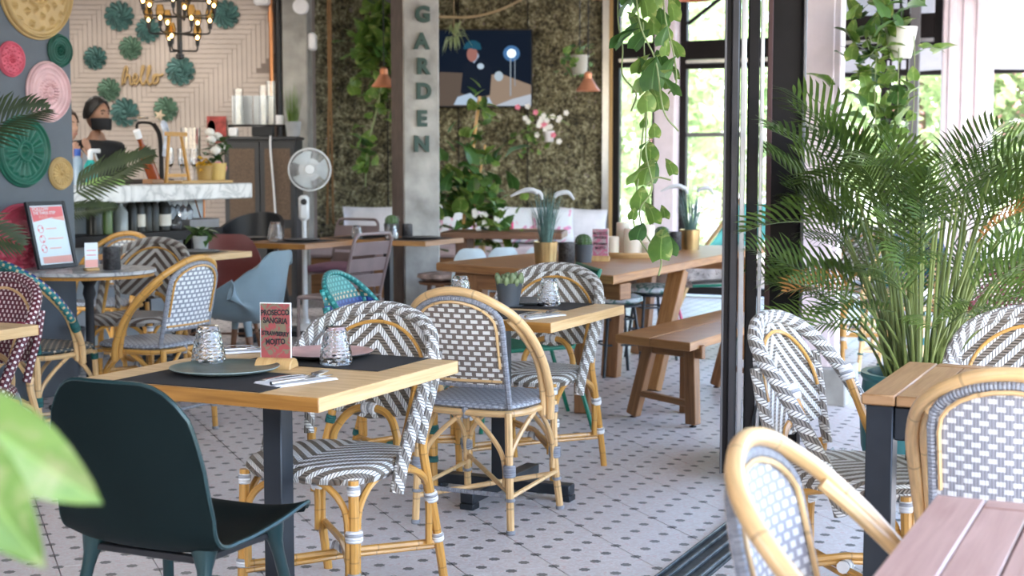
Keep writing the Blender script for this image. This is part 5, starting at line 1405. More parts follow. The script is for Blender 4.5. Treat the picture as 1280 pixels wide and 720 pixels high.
solo('white_cup', MB().lathe([(0, 0), (.036, 0), (.04, .085), (.036, .085), (.032, .01), (0, .01)], 16), M['napkin'], 'white cup on the riser by the frosted panels', 'cup', (CX+.155, CY-.0, ZR))
solo('black_device', MB().box((0, 0, .05), (.20, .10, .10), .01), M['black'], 'flat black appliance lying on the cabinet front edge', 'appliance', (CX+.02, CY-.13, ZC), 0)
gp_ = thing('potted_grass', 'bright green grass in a grey pot on the cabinet corner', 'plant', (CX+.28, CY-.02, ZC)); obj('pot', MB().lathe(pot_shape(.06, .075, .14), 24), plain('light_grey_pot', (.33, .34, .35), .6), gp_)
gb = MB(); q = random.Random(9)
for k in range(80):
    a = q.random()*2*pi; r = .05*sqrt(q.random()); o_ = V((r*cos(a), r*sin(a), .12)); tip = o_+V((cos(a)*q.uniform(0, .08), sin(a)*q.uniform(0, .08), q.uniform(.2, .42))); w_ = V((-sin(a), cos(a), 0))*.005
    gb.add([o_-w_, o_+w_, tip], [[0, 1, 2]])
tag(obj('blades', gb, leafmat('bright_grass', (.10, .18, .03), (.22, .34, .08)), gp_, 0), kind='stuff')
solo('white_cable', MB().tube(spl([(CX+.10, CY-.20, 1.585), (CX+.10, CY-.215, 1.45), (CX+.13, CY-.215, 1.0), (CX+.15, CY-.215, .5), (CX+.19, CY-.22, .006)], 6), .010, 6), M['napkin'], 'white cable hanging down the cabinet doors', 'cable')
fan = thing('pedestal_fan', 'white pedestal fan in front of the concrete pillar', 'fan', (-1.66, 11.5, 0), .12)
wp_ = plain('white_fan_plastic', (.70, .72, .73), .35, var=.02)
obj('base', MB().lathe([(0, 0), (.19, 0), (.20, .02), (.17, .04), (.04, .055), (.035, .09), (0, .09)], 32), wp_, fan)
obj('pole', MB().tube([(0, 0, .09), (0, 0, 1.0)], [.022, .018], 12), wp_, fan)
obj('control_box', MB().box((0, -.02, .98), (.085, .09, .20), .02), wp_, fan)
obj('dial', MB().lathe([(.026, 0), (.022, .018), (0, .018)], 14).xf(Matrix.Translation((0, -.066, 1.03)) @ Matrix.Rotation(pi/2, 4, 'X')), M['black'], fan)
obj('motor', MB().lathe([(.05, -.16), (.085, -.12), (.09, -.02), (.05, 0)], 20).xf(Matrix.Translation((.05, -.02, 1.285)) @ Matrix.Rotation(pi/2, 4, 'X')), wp_, fan)
cg = MB(); Rf = .165
for k in range(72):
    a = 2*pi*k/72
    cg.tube(spl([(.035*cos(a), -.075, .035*sin(a)), (Rf*.6*cos(a), -.072, Rf*.6*sin(a)), (Rf*cos(a), -.03, Rf*sin(a)), (Rf*.7*cos(a), .02, Rf*.7*sin(a))], 3), .0016, 4)
cage = obj('cage', cg.xf(Matrix.Translation((.05, -.06, 1.285))), wp_, fan, 180); cage['kind'] = 'stuff'
ringf = [(Rf*cos(2*pi*k/40), -.03, Rf*sin(2*pi*k/40)) for k in range(40)]
obj('cage_ring', MB().tube(ringf, .007, 6, closed=True).xf(Matrix.Translation((.05, -.06, 1.285))), wp_, fan)
obj('badge', MB().lathe([(.04, 0), (.035, .012), (0, .014)], 20).xf(Matrix.Translation((.05, -.135, 1.285)) @ Matrix.Rotation(pi/2, 4, 'X')), wp_, fan)
for k in range(3):
    a0 = 2*pi*k/3
    obj('blade', MB().sheet(lambda u, v: ((.03+.115*u)*cos(a0+(v-.5)*(1.0+.3*u)), -.02*(v-.5)*2, (.03+.115*u)*sin(a0+(v-.5)*(1.0+.3*u))), 6, 6, .003).xf(Matrix.Translation((.05, -.075, 1.285))), plain('fan_blade_%d' % k, (.52, .58, .60), .25), fan)
ac = thing('armchair', 'black bentwood armchair between the bar end and the cabinet', 'chair', (-2.25, 12.45, 0), pi-.3)
obj('seat', seat_pad(.24, .23, .46, .05), M['black'], ac)
for sx in (-1, 1):
    for sy in (-1, 1): obj('leg', MB().tube([(sx*.19, sy*.18, .42), (sx*.24, sy*.24, 0)], .018, 8), M['black'], ac)
    obj('arm_post', MB().tube([(sx*.23, .12, .44), (sx*.28, .14, .70)], .016, 8), M['black'], ac)
obj('backrest', MB().sheet(lambda u, v: (.30*cos(pi*(1-u)), .12-.36*sin(pi*u), .66+.22*v*sin(pi*u)**.7+.03*v), 24, 5, .03), M['black'], ac)
obj('splat', MB().sheet(lambda u, v: ((u-.5)*.22, -.22-.02*v, .45+.24*v), 4, 3, .015), M['black'], ac)

# ------------------------------------------------------------------ chairs and plates of the back room
s1 = make_shell_chair('shell_chair', 'pale blue moulded armchair with wooden legs behind the check weave chair', M['shellblue'], M['shellblue'], M['walnut'], .25, True); at(s1, -1.60, 8.42, BU+.1)
s2_ = make_shell_chair('shell_chair', 'dark red moulded chair between the two oak tables under the bar', M['shellred'], M['shellred'], M['walnut'], .05, True); at(s2_, -2.02, 9.98, BV+.45)
for o in (s1, s2_): o['group'] = 'moulded shell chairs'
m1 = make_slat_chair('metal_chair', 'mauve slatted metal chair with raspberry cushion facing forward behind the long plates table', M['mauve']); at(m1, -1.40, 11.70, BV); m1['group'] = 'mauve metal chairs'
m2 = dup(m1, (-1.15, 9.62, 0), BU-.12, 'mauve slatted metal chair turned sideways in front of the plates table'); m2['group'] = 'mauve metal chairs'
cu = MB().sheet(lambda u, v: ((u-.5)*.38, (v-.5)*.38, .03*sin(pi*u)**.5*sin(pi*v)**.5), 12, 12, .05)
solo('seat_cushion', cu, plain('plum_cushion', (.20, .10, .15), .85), 'plum cushion on the mauve metal chair facing forward', 'cushion', (-1.40, 11.68, .485), RZ, None, 180)
def dplate(x, y, label, T=None, mt='plateD', r=.14):
    p = make_plate('dinner_plate', label, M[mt], M[mt], r); p.location = (x, y, .7525); p['group'] = 'dinner plates'
placemat(T3, .02, 0, 'black placemat on the oak table below the bar shelf', .42, .5, RZ)
dplate(-2.06, 9.36, 'grey plate on the oak table below the bar shelf', mt='plateGr', r=.155)
placemat(T4, -.25, .0, 'black placemat at the left on the plates table', .34, .5, RZ); placemat(T4, .28, 0, 'black placemat at the right on the plates table', .34, .5, RZ)
dplate(*on(T4, -.25, .05)[:2], 'dark plate left of the tumbler on the plates table'); dplate(*on(T4, .28, -.02)[:2], 'dark plate right of the tumbler on the plates table')
tum(on(T4, .03, .0, .7505), 'upturned cut-glass tumbler on the plates table before the fan', 1.25)
placemat(T5, -.25, .0, 'black placemat at the left on the column table', .34, .5, RZ); placemat(T5, .28, 0, 'black placemat at the right on the column table', .34, .5, RZ)
dplate(*on(T5, -.22, .08)[:2], 'dark plate at the left on the column table'); dplate(*on(T5, .30, -.02)[:2], 'dark plate at the right on the column table', r=.15)
tum(on(T5, -.20, -.14, .7505), 'upturned tumbler at the left on the column table', .9); tum(on(T5, .09, -.10, .7505), 'upturned tumbler beside the cactus on the column table', 1.05)
cactus(on(T5, .02, .02, .7505), 'squat cactus in a dark pot before the lettered column', M['plateD'], 1.1)
lantern(on(T5, .115, .10, .7505), 'dark candle lantern beside the cactus before the lettered column', .9)
sg = thing('potted_succulent', 'spiky small plant in a grey jar behind the brown chevron chair', 'plant', on(T3, .03, .22, .7505)); obj('pot', MB().lathe(pot_shape(.045, .055, .10), 20), plain('grey_jar', (.30, .31, .31), .5), sg)
tuft(sg, 26, .05, .03, .10, M['foliage'], 21, .11)
# ------------------------------------------------------------------ pink bench seats and cushions along the moss wall
ban = thing('banquette', 'pale pink upholstered bench along the moss wall', 'bench', (0, 0, 0))
M['pinkfab'] = plain('pale_pink_fabric', (.56, .45, .46), .85, var=.05)
obj('base', MB().box((-.62, 14.52, .20), (2.85, .55, .40), .01), M['oakdark'], ban)
obj('seat_pad', MB().box((-.62, 14.50, .46), (2.85, .58, .11), .03), M['pinkfab'], ban)
def cushion(x, z, w_, h_, label, mt, ry=0, y=14.68, th=.14):
    f = lambda sgn: (lambda u, v: ((u-.5)*w_*(1-.06*sin(pi*v)), sgn*th/2*(sin(pi*u)*sin(pi*v))**.45, (v-.5)*h_*(1-.06*sin(pi*u))))
    mb = MB().grid(f(-1), 14, 14)
    g = MB().grid(f(1), 14, 14); g.f = [k[::-1] for k in g.f]; mb.join(g)
    o = solo('cushion', mb, mt, label, 'cushion', (x, y, z), 0, 'cushions on the pink bench', 180); o.rotation_euler = (-.18, ry, 0); return o
wf = plain('white_cushion_fabric', (.72, .70, .72), .85, var=.04)
def patt():
    t = NT('white_pink_print'); o = t.coord('Object'); n = t.noise(o, 5, 2, 1.5); t.base(t.ramp(n, [(.35, (.72, .74, .76)), (.58, (.72, .74, .76)), (.61, (.78, .22, .42)), (.7, (.25, .45, .52))])); t.set(Roughness=.85); return t.m
wp2 = patt()
cushion(-1.43, .72, .60, .36, 'white cushion on the pink bench left of the lettered column', wf)
cushion(-.52, .72, .46, .38, 'pink and white patterned cushion right of the lettered column', wp2, .05)
cushion(.08, .71, .56, .38, 'white and pink patterned cushion behind the climbing plant', wp2, .03)
cushion(.42, .70, .42, .36, 'blue and white patterned cushion behind the brass grass pot', wp2, -.04, 14.6)
cushion(.72, .71, .50, .34, 'plain white cushion at the right end of the pink bench', wf, .06)
# darker table and pale chairs behind the long table
dt = thing('dark_table', 'dark wooden trestle table behind the long oak table', 'table', (-.06, 12.62, 0), -.12)
obj('table_top', MB().box((0, 0, .715), (1.05, .62, .06), .008), M['walnut'], dt)
for s_ in (-1, 1): obj('leg', MB().box((s_*.36, 0, .342), (.10, .42, .684), .01), M['walnut'], dt)
obj('crosspiece', MB().box((0, 0, .25), (.62, .08, .10), .006), M['walnut'], dt)
for k, (x, y) in enumerate(((-.365, 11.15), (-.135, 11.3), (.12, 11.35))):
    s3 = make_shell_chair('shell_chair', ('leftmost pale grey shell chair behind the long table', 'middle pale grey shell chair behind the long table', 'pale grey shell chair behind the near brass pot')[k], M['shellwhite'], M['shellwhite'], M['walnut'], 0, True) if k == 0 else dup(s3, (0, 0, 0), 0, ('', 'middle pale grey shell chair behind the long table', 'pale grey shell chair behind the near brass pot')[k])
    at(s3, x, y, .25+.1*k); s3.scale = (.62, .8, .83); s3['group'] = 'pale grey shell chairs'
tb = thing('small_table', 'small pale wooden table before the pink bench', 'table', (.02, 13.4, 0)); obj('table_top', MB().box((0, 0, .70), (.75, .55, .035)), M['oak'], tb)
for sx in (-1, 1):
    for sy in (-1, 1): obj('leg', MB().box((sx*.30, sy*.2, .341), (.05, .05, .682)), M['oak'], tb)
solo('pink_box', MB().box((0, 0, .04), (.13, .12, .08), .008), plain('hot_pink', (.75, .06, .22), .5), 'small hot pink box on the pale table by the bench', 'box', (-.05, 13.32, .718))
ps = thing('stool', 'low dark stool at the foot of the lettered column', 'stool', (-.56, 11.15, 0), 0)
obj('seat', MB().lathe([(0, .40), (.16, .40), (.17, .42), (0, .43)], 20), M['walnut'], ps)
for k in range(3): obj('leg', MB().tube([(.1*cos(k*2.1+.4), .1*sin(k*2.1+.4), .40), (.17*cos(k*2.1+.4), .17*sin(k*2.1+.4), 0)], .018, 8), M['walnut'], ps)
solo('seat_cushion', MB().lathe([(0, 0), (.14, .002), (.18, .025), (.17, .05), (.1, .06), (0, .055)], 24), plain('multicolour_print', (.35, .26, .22), .85, var=.38, vs=13), 'multicoloured cushion on the low stool by the lettered column', 'cushion', (-.56, 11.15, .431))

# ------------------------------------------------------------------ green and pink string chairs, sheepskins
def string_chair(x, y, rz, label, fm, sm, back=True):
    t = thing('string_chair', label, 'chair', (x, y, 0), rz, 'string chairs')
    fr = plain(fm[0], fm[1], .35)
    sg_ = plain(sm[0], sm[1], .5)
    sides = [(-.26, .25, .40), (.26, .25, .40), (.27, -.20, .42), (.25, -.34, .80), (-.25, -.34, .80), (-.27, -.20, .42)]
    obj('frame', MB().tube(sides, .011, 8, closed=True), fr, t)
    for sx in (-1, 1):
        obj('leg', MB().tube([(sx*.25, .22, .40), (sx*.28, .27, 0)], .011, 8), fr, t); obj('leg', MB().tube([(sx*.26, -.18, .42), (sx*.28, -.30, 0)], .011, 8), fr, t)
    st = MB()
    for k in range(34):
        f = (k+.5)/34; st.tube([(-.26+.52*f, .25, .41), (-.265+.53*f, -.20, .43), (-.25+.50*f, -.34, .80)], .0042, 5)
    o = obj('strings', st, sg_, t, 180); o['kind'] = 'stuff'
    return t
G_ = ('green_lacquer', (.0, .17, .10)); P_ = ('hot_pink_lacquer', (.55, .04, .16))
string_chair(.06, 7.35, FV+2.2, 'green string chair between the succulent table and the long table', G_, ('green_cord', (.0, .13, .08)))
string_chair(.98, 10.45, BU+.3, 'green string chair with a sheepskin beyond the long table', P_, ('green_cord_b', (.05, .30, .20)))
string_chair(1.45, 11.1, BU+.3, 'turquoise string chair at the far end of the long table', G_, ('white_cord', (.60, .62, .60)))
def fur(x, y, z, w_, d_, h_, label, seed, c):
    q = random.Random(seed); mb = MB()
    core = lambda u, v: (w_*(u-.5), d_*(v-.5), h_*(sin(pi*u)*sin(pi*v))**.5)
    mb.sheet(core, 12, 12, .03)
    for k in range(2600):
        u, v = q.random(), q.random(); p_ = V(core(u, v)); d = V((q.gauss(0, .5), q.gauss(0, .5), .6)).normalized()*q.uniform(.03, .06); e = V((q.gauss(0, 1), q.gauss(0, 1), 0)).normalized()*.006
        mb.add([p_-e, p_+e, p_+d+V((0, 0, -.012))], [[0, 1, 2]])
    o = solo('sheepskin', mb, plain('fur_%d' % seed, c, .95, var=.3, vs=7), label, 'sheepskin', (x, y, z), .4, None, 60)
fur(.98, 10.44, .455, .50, .46, .16, 'shaggy brown and white sheepskin on the green string chair', 1, (.24, .17, .14))
fur(1.42, 11.06, .455, .48, .44, .14, 'pale shaggy sheepskin on the turquoise string chair', 2, (.40, .36, .34))
sq = plain('turquoise_canvas', (.10, .42, .38), .7, var=.2, vs=6)
dk = thing('deck_lounger', 'turquoise slanting deckchair canvas beyond the far brass pot', 'chair', (1.93, 12.3, 0), .5)
obj('canvas', MB().sheet(lambda u, v: ((u-.5)*.55, .75*v-.35, .38+.62*(1-v)-.05*sin(pi*v)), 6, 10, .008), sq, dk)
for s_ in (-1, 1): obj('rail', MB().tube([(s_*.285, -.40, 1.04), (s_*.285, .45, .30)], .018, 8), M['oak'], dk); obj('leg', MB().tube([(s_*.285, -.3, .95), (s_*.285, -.45, 0)], .016, 8), M['oak'], dk); obj('leg', MB().tube([(s_*.285, .1, .62), (s_*.285, .5, 0)], .016, 8), M['oak'], dk)
# ------------------------------------------------------------------ letters on the column
M['lettergreen'] = plain('dark_green_letter', (.012, .048, .036), .5, var=.04)
cc = V((-.795, 11.95, 0)); ca = radians(17); nrm = V((sin(ca), -cos(ca), 0)); tx_ = V((cos(ca), sin(ca), 0))
for k, (ch, z, dx) in enumerate((('G', 2.525, .01), ('A', 2.31, 0), ('R', 2.11, .008), ('D', 1.91, .015), ('E', 1.69, -.002), ('N', 1.485, -.004))):
    me = text_mesh(ch, .172, .013, .0075, sx=.98); me.materials.append(M['lettergreen'])
    p_ = cc + nrm*.224 + tx_*dx
    o = obj('wall_letter', me, None, None, 0, (p_.x, p_.y, z)); o.rotation_euler = (pi/2, 0, ca)
    tag(o, 'dark green block letter %s on the concrete column' % ch, 'letter', 'green letters down the column')

# ------------------------------------------------------------------ television
tv = thing('television', 'flat television on the moss wall showing a helmeted rider at night', 'television', (-.475, 14.83, 2.30))
obj('case', MB().box((0, 0, 0), (1.37, .05, .79), .008), M['black'], tv)
def screen_mat(c, s_):
    m = emit('screen_glow_%d' % len(bpy.data.materials), c, s_); b = m.node_tree.nodes['Principled BSDF'].inputs; b['Specular IOR Level'].default_value = .08; b['Roughness'].default_value = .6; return m
def scr(pts, y, c, s=1.0, nm='screen_image'):
    mb = MB().add([V((x, y, z)) for x, z in pts], [list(range(len(pts)))]); return obj(nm, mb, screen_mat(c, s*.36), tv, 0)
ell = lambda cx, cz, rx, rz, n=20: [(cx+rx*cos(2*pi*k/n), cz+rz*sin(2*pi*k/n)) for k in range(n)]
scr([(-.67, -.38), (.67, -.38), (.67, .38), (-.67, .38)], -.0262, (.004, .009, .020))
scr([(-.67, -.38), (.67, -.38), (.67, -.20), (.30, -.06), (-.67, -.02)], -.0268, (.10, .075, .06))
scr([(.15, -.38), (.67, -.38), (.67, -.17), (.35, -.05), (.12, -.10)], -.0274, (.27, .20, .15))
scr([(.30, -.38), (.67, -.38), (.67, -.26), (.48, -.31)], -.0280, (.42, .46, .52))
scr([(-.05, -.25), (-.02, .03), (.04, .08), (.14, .10), (.24, .06), (.27, -.02), (.25, -.27), (.1, -.30)], -.0286, (.006, .011, .022))
scr([(-.12, -.37), (.28, -.37), (.24, -.29), (.15, -.33), (.05, -.25), (-.08, -.29)], -.0292, (.38, .48, .60))
scr([(.03, .10), (.09, .05), (.14, .12), (.12, .17), (.06, .16)], -.0292, (.32, .42, .55))
scr(ell(.07, .14, .055, .075), -.0298, (.30, .13, .11))
scr([(-.02, .19), (-.01, .24), (.04, .28), (.10, .28), (.15, .25), (.165, .19), (.12, .185), (.05, .20)], -.0304, (.012, .07, .11))
scr(ell(.155, .02, .035, .03), -.0304, (.42, .52, .62))
scr(ell(.47, .15, .045, .045), -.0286, (.75, .9, 1.0), 1.6); scr(ell(.47, .15, .085, .08), -.0280, (.06, .16, .34))
scr([(.455, -.28), (.465, -.28), (.465, .1), (.455, .1)], -.0292, (.30, .36, .42)); scr([(.50, -.18), (.508, -.18), (.508, .1), (.50, .1)], -.0292, (.25, .3, .36))
scr(ell(.34, -.08, .045, .05), -.0286, (.38, .46, .52))

# ------------------------------------------------------------------ pendants, chandelier, ropes
M['copperlamp'] = plain('copper_lampshade', (.62, .26, .14), .38, .55, .05)
def pendant(x, y, z, label, s=1, cz=3.3):
    t = thing('pendant_lamp', label, 'lamp', (x, y, z), 0, 'copper pendant lamps')
    obj('shade', MB().lathe([(.105*s, 0), (.107*s, .004), (.075*s, .045*s), (.04*s, .10*s), (.034*s, .105*s), (.034*s, .15*s), (.02*s, .165*s), (.016*s, .16*s), (.028*s, .10*s), (.07*s, .04*s), (.100*s, .003), (.105*s, 0)], 28, caps=False), M['copperlamp'], t)
    obj('bulb', MB().lathe([(.001, .02), (.02, .028), (.028, .05), (.018, .075), (0, .08)], 14), emit('pendant_bulb', (1, .55, .22), 6), t, 180)
    obj('cord', MB().tube([(0, 0, .16*s), (0, 0, cz-z)], .005, 6), M['black'], t)
pendant(-1.095, 12.4, 1.985, 'copper pendant lamp half hidden by the lettered column')
pendant(.655, 12.5, 1.955, 'copper pendant lamp hanging before the moss wall under a small planter')
pendant(.665, 10.8, 2.555, 'copper pendant lamp showing only its rim at the top edge near the trailing vine', 1.3)
pendant(1.13, 9.2, 2.36, 'copper pendant lamp showing only its rim above the back windows', 1.2)
ch_ = thing('chandelier', 'black tiered chandelier with glowing glass bulbs over the bar', 'chandelier', (-2.375, 10.4, 2.09))
obj('column', MB().tube([(0, 0, 0), (0, 0, 1.21)], .019, 12), M['black'], ch_)
obj('finial', MB().lathe([(.0, -.02), (.03, -.005), (.03, .02), (0, .03)], 14), M['black'], ch_)
bulbm = emit('warm_filament', (1, .74, .40), 9); ambg = glass('amber_glass', (1, .80, .45), .02, thin=True)
for lev, (z, R, n, off) in enumerate(((.045, .125, 3, .3), (.165, .215, 6, .1), (.285, .265, 6, .6), (.40, .235, 5, .2))):
    for k in range(n):
        a = off + 2*pi*k/n; d = V((cos(a), sin(a), 0))
        arm = obj('arm', MB().tube(spl([V((0, 0, z)), d*R*.6+V((0, 0, z)), d*R*.95+V((0, 0, z+.004)), d*R+V((0, 0, z+.045))], 4), .0065, 7), M['black'], ch_)
        obj('candle_cup', MB().lathe([(.012, 0), (.016, .03), (.016, .045), (0, .045)], 10, tuple(d*R+V((0, 0, z+.035)))), M['black'], arm)
        obj('bulb', MB().lathe([(.001, 0), (.010, .008), (.011, .018), (.001, .030)], 10, tuple(d*R+V((0, 0, z+.082)))), bulbm, arm, 180)
        obj('glass_shade', MB().lathe([(.016, 0), (.030, .03), (.032, .07), (.020, .11)], 14, tuple(d*R+V((0, 0, z+.078))), caps=False), ambg, arm, 180)
M['rope'] = plain('tan_rope', (.42, .31, .17), .85, bump=.003, bs=120)
solo('hanging_rope', MB().tube(spl([(-.78, 13.6, 2.70), (-.35, 13.6, 2.70), (.0, 13.5, 2.80), (.25, 13.4, 2.98), (.4, 13.35, 3.29)], 8), .012, 7), M['rope'], 'thick tan rope swooping across above the television', 'rope')
rp = thing('rope_strands', 'pair of thin brown ropes hanging straight beside the moss wall vine', 'rope', (-1.78, 14.1, 0))
for k, (x0, x1) in enumerate(((.0, -.03), (.025, .03))): obj('strand', MB().tube([(x0, 0, 3.28), (x0*.8, 0, 2.0), (x1, 0, .74)], .011, 6), plain('brown_rope', (.20, .11, .045), .85), rp)

# ------------------------------------------------------------------ plants
M['pothos'] = leafmat('pothos_leaf', (.07, .15, .022), (.22, .34, .07), (.46, .48, .16), .34, .25)
M['pothosD'] = leafmat('pothos_dark_leaf', (.03, .085, .018), (.10, .21, .045), None, .35, .2)
M['vinestem'] = plain('vine_stem', (.22, .26, .10), .6)
LM = [leaf_mesh(.105, .082, .35, 6, 8, True, .002).mesh('leaf', 180), leaf_mesh(.115, .075, .6, 6, 8, True, .003).mesh('leaf', 180), leaf_mesh(.085, .066, .2, 6, 8, True, .001).mesh('leaf', 180)]
LM2 = [m.copy() for m in LM]
for m in LM: m.materials.append(M['pothos'])
for m in LM2: m.materials.append(M['pothosD'])
def leaf_at(parent, p, yaw, pitch, roll, s, dark=False):
    me = rnd.choice(LM2 if dark else LM); o = bpy.data.objects.new('leaf', me); COL.objects.link(o); o.parent = parent
    o.location = p; o.rotation_euler = (Matrix.Rotation(yaw, 3, 'Z') @ Matrix.Rotation(pitch, 3, 'X') @ Matrix.Rotation(roll, 3, 'Y')).to_euler(); o.scale = (s,)*3
    return o
# trailing pothos in front of the back windows
pv = thing('hanging_pothos', 'long trailing variegated pothos vine hanging in front of the back windows', 'plant', (.42, 5.0, 0))
def P5(px, py, dy=0): return V(((px-640)*.002778-.42, dy, 1.33+(205-py)*.002778))
strands = [[P5(800, -60), P5(803, 40, .02), P5(808, 130, .03), P5(806, 190, -.02), P5(815, 235, .0), P5(800, 262), P5(806, 290), P5(826, 322), P5(824, 345)],
           [P5(775, -60, .05), P5(772, 20, .05), P5(778, 60, .04), P5(777, 95, 0), P5(793, 118, -.03), P5(788, 140)],
           [P5(822, -60, -.05), P5(826, 20, -.06), P5(838, 70, -.05), P5(842, 105, -.04), P5(834, 118)],
           [P5(808, 130, .03), P5(804, 170, .05), P5(798, 230, .04), P5(792, 262, .02), P5(795, 290), P5(812, 318)],
           [P5(790, -60, -.03), P5(795, 30, -.06), P5(815, 80, -.08), P5(826, 140, -.06), P5(845, 165, -.05)],
           [P5(808, 232, 0), P5(820, 222), P5(838, 225)]]
for s_ in strands: obj('stem', MB().tube(spl(s_, 6), .0032, 6), M['vinestem'], pv)
obj('hook', MB().tube([(0, 0, 2.05), (0, 0, 3.3)], .004, 6), M['black'], pv)
obj('hanging_pot', MB().lathe([(0, 2.06), (.09, 2.06), (.12, 2.20), (.11, 2.20), (.1, 2.17), (0, 2.17)], 24), M['plateGr'], pv)
ql = random.Random(12)
big = [(767, 72, 1.9, .95), (790, 35, 2.4, 1.1), (783, 18, 1.2, 1.0), (800, 55, .4, 1.15), (790, 75, 2.2, 1.1), (818, 22, -.6, 1.05), (812, 8, .8, 1.0), (838, 38, -1.2, .8), (825, 45, -.3, .8), (802, 100, 2.0, .95), (825, 95, -.8, .9), (846, 82, -1.9, .85), (822, 70, .3, .9), (797, 130, 2.6, 1.25), (812, 125, .3, 1.15), (810, 112, -.2, 1.0), (830, 108, -.7, .9), (846, 105, -2.4, .7), (840, 130, -1.3, .9), (806, 150, .2, .9), (823, 148, -.6, 1.05), (795, 100, 1.5, .8), (772, 62, 2.4, .6), (836, 118, -.3, .7), (850, 75, -.9, .6), (784, 52, 2.6, .75), (830, 60, -1.5, .7),
       (815, 210, -.8, .85), (806, 242, .5, 1.1), (790, 238, 1.7, .9), (816, 240, -.4, 1.1), (838, 224, -1.4, .62), (800, 272, .0, .95), (790, 280, 1.1, .6), (816, 286, -.5, .85), (832, 278, -1.2, .55), (796, 308, 1.2, .85), (838, 325, -1.4, .75), (825, 335, -.5, 1.25), (805, 165, 1.0, .55), (800, 190, 1.0, .4), (818, 178, -.9, .6),
       (775, 5, 2.0, .9), (800, 20, .2, .95), (806, 35, -.5, 1.0), (835, 10, -1.0, .9), (845, 20, -1.5, .7), (776, 30, 1.6, .8), (815, 55, -.2, .9), (828, 80, .6, .75)]
for px, py, yaw, s_ in big:
    leaf_at(pv, P5(px, py-10*s_, ql.uniform(-.08, .08)), yaw*.55 + pi + ql.uniform(-.5, .5) , -ql.uniform(-1.5, -.9) + pi*0, ql.uniform(-.5, .5), s_*.93, ql.random() < .45)

def clump(parent, n, cx, cy, cz, rx, ry, rz_, s0, s1, seed, dark=.4):
    q = random.Random(seed)
    for k in range(n):
        d = V((q.gauss(0, .5), q.gauss(0, .5), q.gauss(0, .5)))
        leaf_at(parent, (cx+d.x*rx, cy+d.y*ry, cz+d.z*rz_), q.uniform(0, 2*pi), q.uniform(.3, 1.5), q.uniform(-.6, .6), q.uniform(s0, s1), q.random() < dark)
# vine on the moss wall left of the column
v1 = thing('wall_vine', 'pothos vine tumbling down the dark moss wall left of the lettered column', 'plant', (-1.33, 14.55, 0))
clump(v1, 120, .05, -.06, 2.50, .34, .10, .46, 1.4, 2.3, 31, .15)
clump(v1, 26, -.03, .0, 1.95, .17, .08, .34, 1.3, 2.0, 32, .15); clump(v1, 22, -.13, .0, 1.45, .12, .06, .34, 1.1, 1.8, 33, .15)
obj('stem', MB().tube(spl([(.05, 0, 3.0), (.06, -.02, 2.5), (.0, 0, 2.0), (-.12, 0, 1.5), (-.15, 0, 1.1)], 5), .01, 6), M['vinestem'], v1)
obj('wall_pot', MB().lathe([(0, 2.86), (.09, 2.86), (.11, 3.04), (0, 3.04)], 18, (.05, .2, 0)), M['plateGr'], v1)
v2 = thing('wall_vine', 'few pothos leaves showing at the left edge of the lettered column', 'plant', (-1.07, 13.6, 0))
clump(v2, 12, .02, 0, 1.72, .06, .05, .25, .8, 1.3, 34); obj('stem', MB().tube([(0, 0, 3.3), (.02, 0, 2.3), (0, 0, 1.4)], .008, 6), M['vinestem'], v2)
# spider plant and small planter, orchid on the wall
ap = thing('spider_plant', 'spiky pale green air plant hanging beside the column by the television', 'plant', (-.53, 13.3, 2.50))
sb_ = MB(); q = random.Random(4)
for k in range(34):
    d = V((q.gauss(0, 1), q.gauss(0, 1), q.gauss(0, .8))).normalized(); L_ = q.uniform(.12, .22); e = d.cross(V((0, .3, 1))).normalized()*.011
    p1, p2, p3 = d*.03, d*L_*.6+V((0, 0, .03)), d*L_+V((0, 0, -.06)); sb_.add([p1-e, p1+e, p2+e*.8, p2-e*.8, p3], [[0, 1, 2, 3], [3, 2, 4]])
obj('blades', sb_, leafmat('air_plant', (.16, .21, .07), (.36, .42, .2)), ap, 60); obj('hanger', MB().tube([(0, 0, 0), (0, 0, .80)], .004, 5), M['rope'], ap)
hpn = thing('hanging_planter', 'pale planter with trailing greenery above the copper pendant on the moss wall', 'plant', (.60, 12.9, 0))
obj('pot', MB().lathe([(0, 2.12), (.06, 2.12), (.085, 2.29), (.075, 2.29), (.07, 2.26), (0, 2.26)], 20), plain('putty_pot', (.42, .40, .34), .6), hpn); obj('hanger', MB().tube([(0, 0, 2.28), (0, 0, 3.3)], .005, 5), M['black'], hpn)
clump(hpn, 40, -.05, -.03, 2.24, .15, .1, .14, .45, .9, 41, .6)
orc = thing('wall_orchid', 'spray of white and pink blossoms on the moss wall below the television', 'plant', (.30, 14.55, 0))
q = random.Random(6)
obj('stem', MB().tube(spl([(-.25, 0, 1.62), (-.05, -.02, 1.72), (.1, -.02, 1.80), (.28, 0, 1.72)], 5), .008, 5), M['vinestem'], orc)
obj('pot', MB().lathe([(0, 1.55), (.045, 1.55), (.06, 1.66), (0, 1.66)], 16, (.07, 0, 0)), plain('white_pot', (.66, .62, .62), .5), orc)
for k in range(26):
    c = V((q.gauss(.05, .13), q.uniform(-.1, 0), 1.76+q.gauss(0, .08))); mb = MB()
    for j in range(5):
        a = 2*pi*j/5; d = V((cos(a), -.2, sin(a)))*.032; e = V((-sin(a), 0, cos(a)))*.014
        mb.add([c, c+d*.6-e, c+d, c+d*.6+e], [[0, 1, 2, 3]])
    obj('blossom', mb, M['pinkp'] if k % 5 == 0 else M['whitep'], orc, 0)
clump(orc, 34, -.12, -.02, 1.62, .15, .08, .2, .5, 1.0, 42, .2)
